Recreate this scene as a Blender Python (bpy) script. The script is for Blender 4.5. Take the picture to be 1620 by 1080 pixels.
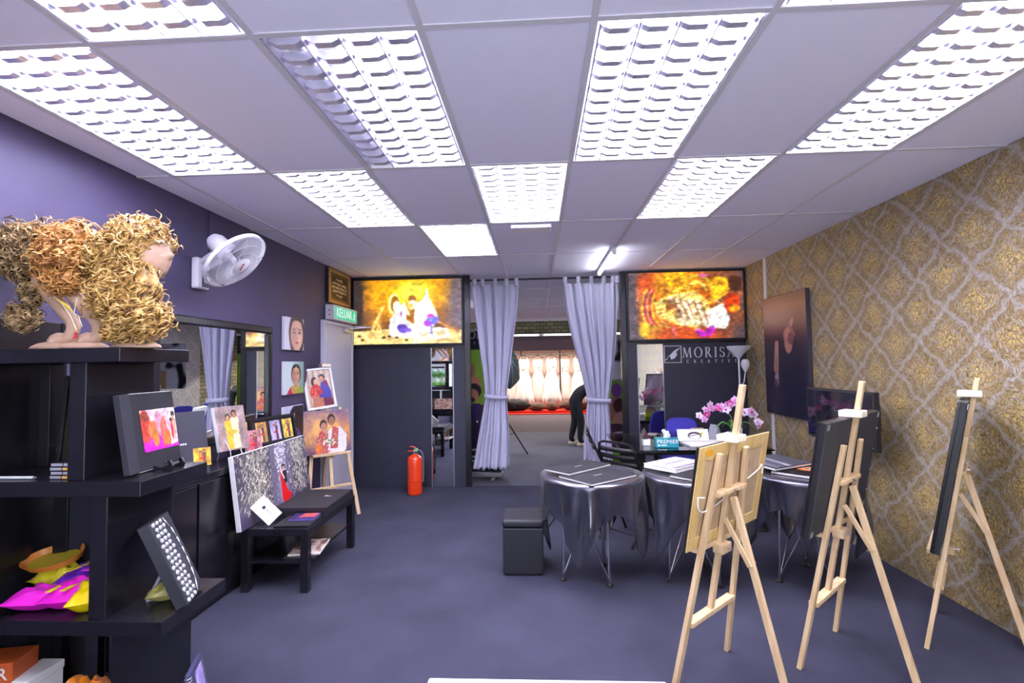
import bpy, bmesh, math, random
import numpy as np
from mathutils import Vector, Matrix, Euler, noise as mnoise
random.seed(7); rng = np.random.default_rng(11)
C = bpy.context.scene.collection
for o in list(bpy.data.objects): bpy.data.objects.remove(o)
PI = math.pi
# ------------------------------------------------------------------ camera, world, exposure
CAMH = 1.555; FPX, YAW, PIT, ROL = 783.52, .04982, .04634, -.01618
_f = Vector((-math.sin(YAW)*math.cos(PIT), math.cos(YAW)*math.cos(PIT), math.sin(PIT)))
_r0 = Vector((math.cos(YAW), math.sin(YAW), 0)); _u0 = _r0.cross(_f)
_r = _r0*math.cos(ROL)+_u0*math.sin(ROL); _u = _u0*math.cos(ROL)-_r0*math.sin(ROL)
cd = bpy.data.cameras.new('camera'); cam = bpy.data.objects.new('camera', cd); C.objects.link(cam)
cd.sensor_width = 36; cd.lens = FPX/1620*36; cd.clip_start = .02
cam.matrix_world = Matrix(((_r.x,_u.x,-_f.x,0),(_r.y,_u.y,-_f.y,0),(_r.z,_u.z,-_f.z,CAMH),(0,0,0,1)))
sc = bpy.context.scene; sc.camera = cam
sc.view_settings.view_transform = 'Standard'; sc.view_settings.look = 'None'
sc.view_settings.gamma = 1; sc.view_settings.use_curve_mapping = False
sc.view_settings.exposure = 0.62
w = bpy.data.worlds.new('daylight'); sc.world = w; w.use_nodes = True
w.node_tree.nodes['Background'].inputs[0].default_value = (.86,.9,1,1)
w.node_tree.nodes['Background'].inputs[1].default_value = 1.5
LIGHT_COL = (.90,.89,1.0)
def area(name, loc, sx, sy, power, col=LIGHT_COL, rot=(0,0,0), parent=None):
    l = bpy.data.lights.new(name, 'AREA'); l.shape = 'RECTANGLE'; l.size = sx; l.size_y = sy; l.energy = power; l.color = col
    o = bpy.data.objects.new(name, l); C.objects.link(o); o.location = loc; o.rotation_euler = rot
    if parent: o.parent = parent
    return o
# daylight entering through the shop front behind the camera
area('shopfront_daylight', (0.1,-1.25,1.25), 4.4, 2.2, 50, (.93,.93,1), (PI/2,0,0))
FIX_POWER = 36; RMIX = 1
def W(x, y, X=None, Y=None, Z=None):
    """point of the place seen at photo pixel (x, y), at a known distance"""
    v = _f+_r*((x-810)/FPX)-_u*((y-540)/FPX)
    t = X/v.x if X is not None else Y/v.y if Y is not None else (Z-CAMH)/v.z
    return Vector((0,0,CAMH))+v*t
XL, XR, YB, ZC, YR = -2.407, 2.635, 6.385, 2.727, -1.0
# ------------------------------------------------------------------ materials
M = {}
def mat(name, col, rough=.6, metal=0, spec=.5, var=0, vscale=8, bump=0, bscale=60, emit=None, estr=0, sheen=0, alpha=None, trans=0, coat=0):
    if name in M: return M[name]
    m = bpy.data.materials.new(name); m.use_nodes = True; nt = m.node_tree; b = nt.nodes['Principled BSDF']
    b.inputs['Base Color'].default_value = (*col,1); b.inputs['Roughness'].default_value = rough
    b.inputs['Metallic'].default_value = metal; b.inputs['Specular IOR Level'].default_value = spec
    if sheen: b.inputs['Sheen Weight'].default_value = sheen
    if trans: b.inputs['Transmission Weight'].default_value = trans
    if coat: b.inputs['Coat Weight'].default_value = coat
    tc = nt.nodes.new('ShaderNodeTexCoord')
    if var:
        n = nt.nodes.new('ShaderNodeTexNoise'); n.inputs['Scale'].default_value = vscale; n.inputs['Detail'].default_value = 5
        nt.links.new(tc.outputs['Object'], n.inputs['Vector'])
        r = nt.nodes.new('ShaderNodeValToRGB'); e = r.color_ramp.elements
        e[0].position = .3; e[1].position = .7
        e[0].color = (*[c*(1-var) for c in col],1); e[1].color = (*[min(1,c*(1+var)) for c in col],1)
        nt.links.new(n.outputs['Fac'], r.inputs['Fac']); nt.links.new(r.outputs['Color'], b.inputs['Base Color'])
    if bump:
        n = nt.nodes.new('ShaderNodeTexNoise'); n.inputs['Scale'].default_value = bscale; n.inputs['Detail'].default_value = 4
        nt.links.new(tc.outputs['Object'], n.inputs['Vector'])
        k = nt.nodes.new('ShaderNodeBump'); k.inputs['Strength'].default_value = bump; k.inputs['Distance'].default_value = .01
        nt.links.new(n.outputs['Fac'], k.inputs['Height']); nt.links.new(k.outputs['Normal'], b.inputs['Normal'])
    if emit:
        b.inputs['Emission Color'].default_value = (*emit,1); b.inputs['Emission Strength'].default_value = estr
    M[name] = m; return m
def print_mat(name, rough=.35, estr=0):
    if name in M: return M[name]
    m = bpy.data.materials.new(name); m.use_nodes = True; nt = m.node_tree; b = nt.nodes['Principled BSDF']
    a = nt.nodes.new('ShaderNodeAttribute'); a.attribute_name = 'ink'
    b.inputs['Roughness'].default_value = rough
    if estr:
        b.inputs['Base Color'].default_value = (.02,.02,.02,1)
        nt.links.new(a.outputs['Color'], b.inputs['Emission Color']); b.inputs['Emission Strength'].default_value = estr
    else: nt.links.new(a.outputs['Color'], b.inputs['Base Color'])
    M[name] = m; return m
PRINT = print_mat('photo_print'); GLOW = print_mat('backlit_print', .3, .85); MATTE = print_mat('cloth_print', .7)
BLACKWOOD = mat('black_brown_veneer', (.010,.0095,.014), .26, var=.25, vscale=14)
BLACK = mat('black_plastic', (.012,.012,.015), .4)
BLACKMETAL = mat('black_metal', (.02,.02,.024), .3, .6)
CHROME = mat('chrome', (.75,.75,.8), .18, 1)
STEEL = mat('brushed_steel', (.6,.6,.64), .35, 1)
WHITE = mat('white_plastic', (.74,.73,.78), .4)
WHITEMETAL = mat('white_enamel', (.86,.86,.88), .35)
PAPER = mat('white_paper', (.82,.82,.84), .7)
CARDBLACK = mat('black_book_cloth', (.009,.0088,.0145), .6, bump=.15, bscale=400)
PAGES = mat('page_edges', (.75,.73,.7), .7)
WALLPAINT = mat('dark_violet_paint', (.060,.048,.110), .5, var=.06, vscale=3, bump=.04, bscale=90)
PANEL = mat('dark_navy_board', (.027,.027,.049), .5, var=.1, vscale=2.5)
TILEM = mat('ceiling_tile_board', (.84,.82,.985), .85, bump=.06, bscale=250)
TBAR = mat('ceiling_grid_enamel', (.66,.64,.70), .45)
MIRROR = mat('mirror_glass', (.86,.88,.9), .015, 1)
def carpet_mat(name, c0, c1):
    m = mat(name, c0, .95, var=.01, spec=.2); nt = m.node_tree; b = nt.nodes['Principled BSDF']
    for n in list(nt.nodes):
        if n.type in ('TEX_NOISE','VALTORGB'): nt.nodes.remove(n)
    tc = next(n for n in nt.nodes if n.type == 'TEX_COORD')
    n1 = nt.nodes.new('ShaderNodeTexNoise'); n1.inputs['Scale'].default_value = 300; n1.inputs['Detail'].default_value = 3
    n2 = nt.nodes.new('ShaderNodeTexNoise'); n2.inputs['Scale'].default_value = 2.3; n2.inputs['Detail'].default_value = 6
    for n in (n1,n2): nt.links.new(tc.outputs['Object'], n.inputs['Vector'])
    mx = nt.nodes.new('ShaderNodeMath'); mx.operation = 'MULTIPLY_ADD'; mx.inputs[1].default_value = .55
    nt.links.new(n1.outputs['Fac'], mx.inputs[0]); 
    m2 = nt.nodes.new('ShaderNodeMath'); m2.operation = 'MULTIPLY'; m2.inputs[1].default_value = .26
    nt.links.new(n2.outputs['Fac'], m2.inputs[0]); nt.links.new(m2.outputs[0], mx.inputs[2])
    r = nt.nodes.new('ShaderNodeValToRGB'); e = r.color_ramp.elements; e[0].position = .27; e[1].position = .54
    e[0].color = (*c0,1); e[1].color = (*c1,1)
    nt.links.new(mx.outputs[0], r.inputs['Fac']); nt.links.new(r.outputs['Color'], b.inputs['Base Color'])
    k = nt.nodes.new('ShaderNodeBump'); k.inputs['Strength'].default_value = .5; k.inputs['Distance'].default_value = .004
    nt.links.new(n1.outputs['Fac'], k.inputs['Height']); nt.links.new(k.outputs['Normal'], b.inputs['Normal'])
    return m
CARPET = carpet_mat('charcoal_carpet', (.020,.0205,.036), (.057,.0565,.091))
CARPET2 = carpet_mat('grey_carpet', (.075,.075,.10), (.115,.115,.145))
CARPET3 = carpet_mat('brown_grey_carpet', (.06,.05,.06), (.09,.075,.085))
RED = mat('red_carpet', (.55,.03,.015), .9)
def wood_mat(name, a, b2, sc_=(30,30,3)):
    m = mat(name, a, .5); nt = m.node_tree; b = nt.nodes['Principled BSDF']
    tc = next(n for n in nt.nodes if n.type == 'TEX_COORD')
    mp = nt.nodes.new('ShaderNodeMapping'); mp.inputs['Scale'].default_value = sc_
    n = nt.nodes.new('ShaderNodeTexNoise'); n.inputs['Scale'].default_value = 1.2; n.inputs['Detail'].default_value = 6
    nt.links.new(tc.outputs['Object'], mp.inputs['Vector']); nt.links.new(mp.outputs['Vector'], n.inputs['Vector'])
    r = nt.nodes.new('ShaderNodeValToRGB'); e = r.color_ramp.elements; e[0].position = .3; e[1].position = .7
    e[0].color = (*a,1); e[1].color = (*b2,1)
    nt.links.new(n.outputs['Fac'], r.inputs['Fac']); nt.links.new(r.outputs['Color'], b.inputs['Base Color'])
    return m
PINE = wood_mat('pale_pine', (.55,.37,.19), (.74,.55,.34))
PINEBOARD = wood_mat('yellow_stretcher_pine', (.60,.40,.13), (.72,.52,.22))
HARDBOARD = mat('brown_hardboard', (.50,.35,.20), .75, var=.12, vscale=20)
def damask(name, gold, gold2, silver, dark):
    m = mat(name, gold, .45); nt = m.node_tree; b = nt.nodes['Principled BSDF']; L = nt.links.new
    def N(t, **k):
        n = nt.nodes.new(t)
        for a, v in k.items(): setattr(n, a, v)
        return n
    def math_(op, a, b_=None, c=None):
        n = N('ShaderNodeMath', operation=op)
        for i, v in enumerate((a,b_,c)):
            if v is None: continue
            if isinstance(v, (int,float)): n.inputs[i].default_value = v
            else: L(v, n.inputs[i])
        return n.outputs[0]
    tc = next(n for n in nt.nodes if n.type == 'TEX_COORD')
    dn = N('ShaderNodeTexNoise'); dn.inputs['Scale'].default_value = 9; dn.inputs['Detail'].default_value = 2
    L(tc.outputs['Object'], dn.inputs['Vector'])
    dv = N('ShaderNodeVectorMath', operation='MULTIPLY_ADD'); dv.inputs[1].default_value = (.11,.11,.11)
    L(dn.outputs['Color'], dv.inputs[0]); L(tc.outputs['Object'], dv.inputs[2])
    sp = N('ShaderNodeSeparateXYZ'); L(dv.outputs[0], sp.inputs[0])
    y = math_('MULTIPLY', sp.outputs['Y'], 1/.45); z = math_('MULTIPLY', sp.outputs['Z'], 1/.43)
    # diamond lattice with wavy bands
    a = math_('ADD', y, z); d = math_('SUBTRACT', y, z)
    fa = math_('PINGPONG', a, .5); fd = math_('PINGPONG', d, .5)
    band = math_('MINIMUM', fa, fd)
    lat = math_('SUBTRACT', 1, math_('SMOOTH_MIN', math_('MULTIPLY', band, 13), 1, .3))
    lat = math_('MAXIMUM', lat, 0)
    # leaf cells
    vo = N('ShaderNodeTexVoronoi', feature='DISTANCE_TO_EDGE'); vo.inputs['Scale'].default_value = 50
    mp = N('ShaderNodeMapping'); mp.inputs['Scale'].default_value = (1,1,.58); L(dv.outputs[0], mp.inputs['Vector']); L(mp.outputs['Vector'], vo.inputs['Vector'])
    leaf = math_('MINIMUM', math_('MULTIPLY', vo.outputs['Distance'], 5), 1)
    big = N('ShaderNodeTexNoise'); big.inputs['Scale'].default_value = 7; big.inputs['Detail'].default_value = 6; L(tc.outputs['Object'], big.inputs['Vector'])
    fine = N('ShaderNodeTexNoise'); fine.inputs['Scale'].default_value = 45; fine.inputs['Detail'].default_value = 4; L(tc.outputs['Object'], fine.inputs['Vector'])
    # second, finer lattice inside each diamond
    b2_ = math_('MINIMUM', math_('PINGPONG', math_('ADD', a, .25), .25), math_('PINGPONG', math_('ADD', d, .25), .25))
    ring = math_('MULTIPLY', math_('LESS_THAN', b2_, .03), .5)
    heart = math_('MINIMUM', math_('MULTIPLY', math_('MULTIPLY', band, band), 7), 1)
    r1 = N('ShaderNodeMix', data_type='RGBA'); r1.inputs[6].default_value = (*gold,1); r1.inputs[7].default_value = (*gold2,1)
    L(math_('MULTIPLY', math_('MULTIPLY', leaf, math_('ADD', heart, .25)), math_('MULTIPLY', big.outputs['Fac'], 1.7)), r1.inputs[0]); r1.clamp_factor = True
    r2 = N('ShaderNodeMix', data_type='RGBA'); r2.inputs[6].default_value = (*dark,1)
    L(math_('MINIMUM', math_('ADD', math_('MULTIPLY', leaf, 1.5), .25), 1), r2.inputs[0]); L(r1.outputs[2], r2.inputs[7])
    vo3 = N('ShaderNodeTexVoronoi', feature='DISTANCE_TO_EDGE'); vo3.inputs['Scale'].default_value = 36; L(dv.outputs[0], vo3.inputs['Vector'])
    fil = math_('SUBTRACT', 1, math_('MINIMUM', math_('MULTIPLY', vo3.outputs['Distance'], 8), 1))
    sil = math_('MINIMUM', math_('ADD', math_('MULTIPLY', lat, math_('ADD', math_('MULTIPLY', fine.outputs['Fac'], 1.3), .1)), math_('ADD', math_('MULTIPLY', math_('MULTIPLY', fil, big.outputs['Fac']), .8), math_('MULTIPLY', ring, fine.outputs['Fac']))), .92)
    r3 = N('ShaderNodeMix', data_type='RGBA'); r3.inputs[7].default_value = (*silver,1)
    L(sil, r3.inputs[0]); L(r2.outputs[2], r3.inputs[6]); L(r3.outputs[2], b.inputs['Base Color'])
    k = N('ShaderNodeBump'); k.inputs['Strength'].default_value = .5; k.inputs['Distance'].default_value = .006
    L(math_('ADD', math_('MINIMUM', leaf, 1), sil), k.inputs['Height']); L(k.outputs['Normal'], b.inputs['Normal'])
    b.inputs['Metallic'].default_value = .15
    return m
GOLDPAPER = damask('gold_damask_wallpaper', (.25,.165,.055), (.62,.43,.12), (.46,.42,.38), (.17,.12,.06))
SILVERPAPER = damask('silver_damask_wallpaper', (.32,.33,.35), (.4,.41,.43), (.62,.63,.66), (.26,.27,.29))
def stone_mat():
    m = mat('stacked_stone_paper', (.4,.36,.22), .8); nt = m.node_tree; b = nt.nodes['Principled BSDF']; L = nt.links.new
    tc = next(n for n in nt.nodes if n.type == 'TEX_COORD')
    sp = nt.nodes.new('ShaderNodeSeparateXYZ'); L(tc.outputs['Object'], sp.inputs[0])
    ad = nt.nodes.new('ShaderNodeMath'); ad.operation = 'ADD'; L(sp.outputs['X'], ad.inputs[0]); L(sp.outputs['Y'], ad.inputs[1])
    cb = nt.nodes.new('ShaderNodeCombineXYZ'); L(ad.outputs[0], cb.inputs['X']); L(sp.outputs['Z'], cb.inputs['Y'])
    br = nt.nodes.new('ShaderNodeTexBrick'); br.inputs['Scale'].default_value = 2.6; br.inputs['Mortar Size'].default_value = .03
    br.inputs['Color1'].default_value = (.40,.36,.18,1); br.inputs['Color2'].default_value = (.17,.20,.11,1); br.inputs['Mortar'].default_value = (.10,.09,.06,1)
    L(cb.outputs[0], br.inputs['Vector']); L(br.outputs['Color'], b.inputs['Base Color'])
    return m
STONE = stone_mat()
CLOTH = mat('black_satin', (.010,.0095,.017), .27, sheen=.1, spec=1.0, bump=.05, bscale=30)
CLOTH.node_tree.nodes['Principled BSDF'].inputs['IOR'].default_value = 1.85; CLOTH.node_tree.nodes['Principled BSDF'].inputs['Specular Tint'].default_value = (.82,.82,1,1)
CURTAIN = mat('lavender_grey_curtain', (.46,.455,.60), .75, sheen=.3, bump=.12, bscale=500)
SKIN = mat('mannequin_skin', (.52,.335,.235), .45)
BLUE = mat('blue_upholstery', (.07,.06,.50), .8, var=.1, vscale=60)
# ------------------------------------------------------------------ mesh helpers
class MB:
    def __init__(s): s.bm = bmesh.new()
    def box(s, x0, x1, y0, y1, z0, z1, bev=0, mtx=None):
        r = bmesh.ops.create_cube(s.bm, size=1)
        for v in r['verts']:
            v.co = Vector(((x0+x1)/2+v.co.x*(x1-x0), (y0+y1)/2+v.co.y*(y1-y0), (z0+z1)/2+v.co.z*(z1-z0)))
        vs = r['verts']
        if bev:
            es = list({e for v in vs for e in v.link_edges})
            rr = bmesh.ops.bevel(s.bm, geom=es, offset=bev, segments=2, profile=.5, affect='EDGES')
            vs = list({v for f in rr['faces'] for v in f.verts} | {v for v in vs if v.is_valid})
        if mtx is not None:
            for v in vs: v.co = mtx @ v.co
        return s
    def bar(s, p, q, w, t, up=(0,0,1), bev=0):
        p = Vector(p); q = Vector(q); d = q-p; L = d.length; z = d.normalized(); x = Vector(up).cross(z)
        if x.length < 1e-4: x = Vector((1,0,0)).cross(z)
        x.normalize(); y = z.cross(x)
        m = Matrix(((x.x,y.x,z.x,p.x),(x.y,y.y,z.y,p.y),(x.z,y.z,z.z,p.z),(0,0,0,1)))
        return s.box(-w/2,w/2,-t/2,t/2,0,L,bev,m)
    def tube(s, pts, r, n=8, cap=True):
        pts = [Vector(p) for p in pts]; rs = r if isinstance(r,(list,tuple)) else [r]*len(pts)
        prev = None; ref = None
        rings = []
        for i, p in enumerate(pts):
            a = pts[max(0,i-1)]; b = pts[min(len(pts)-1,i+1)]; t = (b-a).normalized()
            if ref is None:
                ref = t.orthogonal().normalized()
            else:
                ref = (ref-t*ref.dot(t))
                ref = ref.normalized() if ref.length > 1e-5 else t.orthogonal().normalized()
            o = t.cross(ref)
            rings.append([s.bm.verts.new(p+(ref*math.cos(k*2*PI/n)+o*math.sin(k*2*PI/n))*rs[i]) for k in range(n)])
        for A, B in zip(rings, rings[1:]):
            for k in range(n): s.bm.faces.new((A[k],A[(k+1)%n],B[(k+1)%n],B[k]))
        if cap:
            s.bm.faces.new(rings[0][::-1]); s.bm.faces.new(rings[-1])
        return s
    def lathe(s, prof, n=24, c=(0,0,0), mtx=None, cap=True):
        c = Vector(c); rings = []
        for r, z in prof:
            ring = []
            for k in range(n):
                p = Vector((r*math.cos(k*2*PI/n), r*math.sin(k*2*PI/n), z))
                if mtx is not None: p = mtx @ p
                ring.append(s.bm.verts.new(p+c))
            rings.append(ring)
        for A, B in zip(rings, rings[1:]):
            for k in range(n): s.bm.faces.new((A[k],A[(k+1)%n],B[(k+1)%n],B[k]))
        if cap:
            if prof[0][0] > 1e-5: s.bm.faces.new(rings[0][::-1])
            if prof[-1][0] > 1e-5: s.bm.faces.new(rings[-1])
        return s
    def prism(s, poly, y0, y1, mtx=None):
        A = [s.bm.verts.new((x,y0,z)) for x,z in poly]; B = [s.bm.verts.new((x,y1,z)) for x,z in poly]
        n = len(poly); s.bm.faces.new(A); s.bm.faces.new(B[::-1])
        for k in range(n): s.bm.faces.new((A[k],B[k],B[(k+1)%n],A[(k+1)%n]))
        if mtx is not None:
            for v in A+B: v.co = mtx @ v.co
        return s
    def grid(s, P):
        """P[i][j] points"""
        V = [[s.bm.verts.new(p) for p in row] for row in P]
        for i in range(len(V)-1):
            for j in range(len(V[0])-1): s.bm.faces.new((V[i][j],V[i][j+1],V[i+1][j+1],V[i+1][j]))
        return s
    def ball(s, c, rx, ry=None, rz=None, n=12, mtx=None):
        ry = ry or rx; rz = rz or rx
        r = bmesh.ops.create_uvsphere(s.bm, u_segments=n, v_segments=max(6,n*2//3), radius=1)
        for v in r['verts']:
            p = Vector((v.co.x*rx, v.co.y*ry, v.co.z*rz))
            v.co = (mtx @ p if mtx is not None else p)+Vector(c)
        return s
    def build(s, name, m, parent=None, smooth=False, solid=0):
        bmesh.ops.recalc_face_normals(s.bm, faces=s.bm.faces)
        me = bpy.data.meshes.new(name); s.bm.to_mesh(me); s.bm.free()
        me.materials.append(m)
        if smooth:
            for p in me.polygons: p.use_smooth = True
            if smooth != 'all': me.set_sharp_from_angle(angle=math.radians(40))
        o = bpy.data.objects.new(name, me); C.objects.link(o)
        if parent: o.parent = parent
        if solid:
            md = o.modifiers.new('thickness','SOLIDIFY'); md.thickness = solid; md.offset = 0
        return o
def sm(pts, n=6):
    pts = [Vector(p) for p in pts]; k = len(pts); o = []
    for i in range(k-1):
        a,b,c,d = pts[max(0,i-1)],pts[i],pts[i+1],pts[min(k-1,i+2)]
        for j in range(n): t = j/n; o.append(.5*(2*b+(c-a)*t+(2*a-5*b+4*c-d)*t*t+(3*b-a-3*c+d)*t**3))
    return o+[pts[-1]]
def tag(o, label, cat, group=None, kind=None):
    o['label'] = label; o['category'] = cat
    if group: o['group'] = group
    if kind: o['kind'] = kind
    return o
def thing(name, label, cat, loc=(0,0,0), rotz=0, group=None):
    o = bpy.data.objects.new(name, None); C.objects.link(o); o.location = loc; o.rotation_euler = (0,0,rotz)
    o.empty_display_size = .1
    return tag(o, label, cat, group)
def struct(o): o['kind'] = 'structure'; return o
def share(src, name, parent, mtx):
    c = bpy.data.objects.new(name, src.data); C.objects.link(c); c.parent = parent; c.matrix_local = mtx; return c
def copy_tree(o, parent=None):
    c = o.copy(); C.objects.link(c)
    if parent: c.parent = parent
    for ch in o.children: copy_tree(ch, c)
    return c
def T(x,y,z): return Matrix.Translation((x,y,z))
def Rz(a): return Matrix.Rotation(a,4,'Z')
def Rx(a): return Matrix.Rotation(a,4,'X')
def Ry(a): return Matrix.Rotation(a,4,'Y')
# ------------------------------------------------------------------ flat prints (ink stored on a fine grid)
class Pic:
    def __init__(s, nx, ny, bg=(.5,.5,.5)):
        s.nx, s.ny = nx, ny; s.U, s.V = np.meshgrid(np.linspace(0,1,nx), np.linspace(0,1,ny)); s.a = np.zeros((ny,nx,3)); s.a[:] = bg
        s.asp = 1
    def put(s, mask, col, al=1): m = np.clip(mask*al,0,1)[...,None]; s.a = s.a*(1-m)+np.array(col)*m; return s
    def grad(s, stops):
        ps = [p for p,_ in stops]
        for c in range(3): s.a[...,c] = np.interp(s.V, ps, [k[c] for _,k in stops])
        return s
    def ell(s, cx, cy, rx, ry, col, ang=0, soft=.15, al=1):
        x = s.U-cx; y = s.V-cy; ca, sa = math.cos(ang), math.sin(ang); X = x*ca+y*sa; Y = -x*sa+y*ca
        d = np.sqrt((X/rx)**2+(Y/ry)**2); return s.put(np.clip((1-d)/soft+.5,0,1), col, al)
    def poly(s, pts, col, al=1):
        m = np.zeros_like(s.U, bool); n = len(pts)
        for i in range(n):
            (x0,y0),(x1,y1) = pts[i], pts[(i+1)%n]
            if y0 == y1: continue
            m ^= ((y0 > s.V) != (y1 > s.V)) & (s.U < (x1-x0)*(s.V-y0)/(y1-y0)+x0)
        return s.put(m.astype(float), col, al)
    def line(s, p, q, wd, col, al=1):
        p = np.array(p,float); q = np.array(q,float); d = q-p; L2 = d@d+1e-9
        t = np.clip(((s.U-p[0])*d[0]+(s.V-p[1])*d[1])/L2,0,1)
        ds = np.hypot(s.U-p[0]-t*d[0], s.V-p[1]-t*d[1]); return s.put(np.clip((wd-ds)/(wd*.4)+.3,0,1), col, al)
    def noise(s, scale, amp, col=None, seed=0, thr=None, reg=None):
        r = np.random.default_rng(seed); k = max(2,int(scale)); g = r.random((k+2,k+2))
        x = s.U*k; y = s.V*k; i = x.astype(int); j = y.astype(int); fx = x-i; fy = y-j
        n = g[j,i]*(1-fx)*(1-fy)+g[j,i+1]*fx*(1-fy)+g[j+1,i]*(1-fx)*fy+g[j+1,i+1]*fx*fy
        if col is None: s.a = s.a*(1+amp*(n-.5)[...,None]*2)
        else:
            m = np.clip((n-(thr or .5))*4,0,1)*amp
            if reg is not None: m = m*reg(s.U,s.V)
            s.put(m, col)
        return s
def soften(p, k=1):
    for _ in range(k):
        a = np.pad(p.a,((1,1),(1,1),(0,0)),mode='edge'); p.a = (a[1:-1,1:-1]*2+a[:-2,1:-1]+a[2:,1:-1]+a[1:-1,:-2]+a[1:-1,2:])/6
    return p
def person_pic(p, x, y, h, top, skin, hair, bottom=None, w=1.0, legs=True):
    """small figure printed on a photograph: x, y = feet, h = height"""
    hd = h*.085
    if bottom: p.poly([(x-h*.13*w,y),(x+h*.13*w,y),(x+h*.09*w,y+h*.55),(x-h*.09*w,y+h*.55)], bottom)
    p.poly([(x-h*.11*w,y+h*.42),(x+h*.11*w,y+h*.42),(x+h*.14*w,y+h*.80),(x-h*.14*w,y+h*.80)], top)
    p.ell(x,y+h*.72,h*.14*w,h*.13,top)
    p.ell(x,y+h*.91,hd*1.1*w,hd*1.25,hair); p.ell(x,y+h*.885,hd*.78*w,hd*1.0,skin)
    return p
def face_pic(p, cx, cy, rx, ry, skin, hair, closed=True, lips=(.7,.25,.25), ang=0):
    p.ell(cx,cy+ry*.15,rx*1.25,ry*1.15,hair); p.ell(cx,cy-ry*.9,rx*.45,ry*.6,[c*.92 for c in skin]); p.ell(cx,cy,rx,ry,skin)
    p.ell(cx,cy+ry*.85,rx*.95,ry*.35,hair); p.ell(cx,cy+ry*.62,rx*.8,ry*.28,skin)
    for s_ in (-1,1):
        p.ell(cx+s_*rx*.42,cy+ry*.16,rx*.24,ry*.085,[c*.72 for c in skin]); p.ell(cx+s_*rx*.42,cy+ry*.10,rx*.22,ry*.04,(.08,.05,.05))
        p.ell(cx+s_*rx*.44,cy+ry*.34,rx*.27,ry*.035,(.15,.09,.07),ang=s_*-.15)
    p.ell(cx-rx*.55,cy-ry*.1,rx*.5,ry*.8,[c*.82 for c in skin],soft=1.2,al=.6); p.ell(cx+rx*.35,cy-ry*.22,rx*.28,ry*.2,[min(1,c*1.08) for c in skin],soft=1,al=.7); p.ell(cx,cy+ry*.55,rx*.4,ry*.2,[min(1,c*1.07) for c in skin],soft=1,al=.6)
    p.ell(cx+rx*.06,cy-ry*.18,rx*.11,ry*.12,[c*.86 for c in skin]); p.ell(cx,cy-ry*.5,rx*.26,ry*.075,lips); p.ell(cx,cy+ry*.42,rx*.06,ry*.05,(.6,.08,.1))
    return p
def lin(a): a = np.clip(a,0,1); return np.where(a <= .04045, a/12.92, ((a+.055)/1.055)**2.4)
def print_panel(name, pic, w, h, m, parent, mtx):
    """flat print, local x to the right, z up, facing local -y"""
    nx, ny = pic.nx, pic.ny
    co = np.zeros((ny*nx,3)); co[:,0] = (pic.U.ravel()-.5)*w; co[:,2] = (pic.V.ravel()-.5)*h
    idx = np.arange(ny*nx).reshape(ny,nx); f = np.stack([idx[:-1,:-1],idx[:-1,1:],idx[1:,1:],idx[1:,:-1]],-1).reshape(-1,4)
    me = bpy.data.meshes.new(name); me.vertices.add(len(co)); me.vertices.foreach_set('co', co.ravel())
    me.loops.add(f.size); me.loops.foreach_set('vertex_index', f.ravel()); me.polygons.add(len(f))
    me.polygons.foreach_set('loop_start', np.arange(0,f.size,4)); me.update(calc_edges=True)
    at = me.color_attributes.new('ink','FLOAT_COLOR','POINT'); col = np.ones((ny*nx,4)); col[:,:3] = lin(pic.a.reshape(-1,3)); at.data.foreach_set('color', col.ravel())
    me.materials.append(m); o = bpy.data.objects.new(name, me); C.objects.link(o)
    if parent: o.parent = parent
    o.matrix_local = mtx; return o
def text_mesh(name, s, size, m, parent, mtx, ext=.001, align='CENTER', sx=1):
    cu = bpy.data.curves.new(name,'FONT'); cu.body = s; cu.size = size; cu.extrude = ext; cu.align_x = align; cu.align_y = 'CENTER'; cu.resolution_u = 3
    t = bpy.data.objects.new(name, cu); C.objects.link(t); dg = bpy.context.evaluated_depsgraph_get()
    me = bpy.data.meshes.new_from_object(t.evaluated_get(dg)); bpy.data.objects.remove(t); bpy.data.curves.remove(cu)
    me.materials.clear(); me.materials.append(m); me.name = name
    o = bpy.data.objects.new(name, me); C.objects.link(o); o.parent = parent
    o.matrix_local = mtx @ Rx(PI/2) @ Matrix.Diagonal((sx,1,1,1)); return o
def canvas(name, label, cat, mtx, w, h, t, pic, side=PAPER, frame=None, fw=.02, backing=None, group=None, pm=PRINT):
    """picture whose print faces local -y; body goes to +y"""
    r = thing(name, label, cat, group=group); r.matrix_world = mtx
    MB().box(-w/2,w/2,0,t,-h/2,h/2,.002).build('canvas_body', side, r)
    iw, ih = (w-2*fw, h-2*fw) if frame else (w, h)
    print_panel('picture', pic, iw*.995, ih*.995, pm, r, T(0,-.0012,0))
    if frame:
        b = MB()
        for x0,x1,z0,z1 in ((-w/2,w/2,h/2-fw,h/2),(-w/2,w/2,-h/2,-h/2+fw),(-w/2,-w/2+fw,-h/2+fw,h/2-fw),(w/2-fw,w/2,-h/2+fw,h/2-fw)):
            b.box(x0,x1,-.014,0,z0,z1,.002)
        b.build('frame', frame, r)
    return r
# ------------------------------------------------------------------ setting
struct(MB().box(XL-.12,XR+.12,YR-.2,6.44,-.1,0).build('floor', CARPET))
fl2 = MB().box(-3.2,3.6,6.44,11.47,-.1,.0).build('floor_studio', CARPET2); struct(fl2)
struct(MB().box(-3.2,3.6,11.47,17.2,-.1,.0).build('floor_far', CARPET3))
struct(MB().box(XL-.12,XL,YR-.12,6.44,0,2.95).build('wall_left', WALLPAINT))
struct(MB().box(XR,XR+.12,YR-.12,6.44,0,2.95).build('wall_right', GOLDPAPER))
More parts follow.
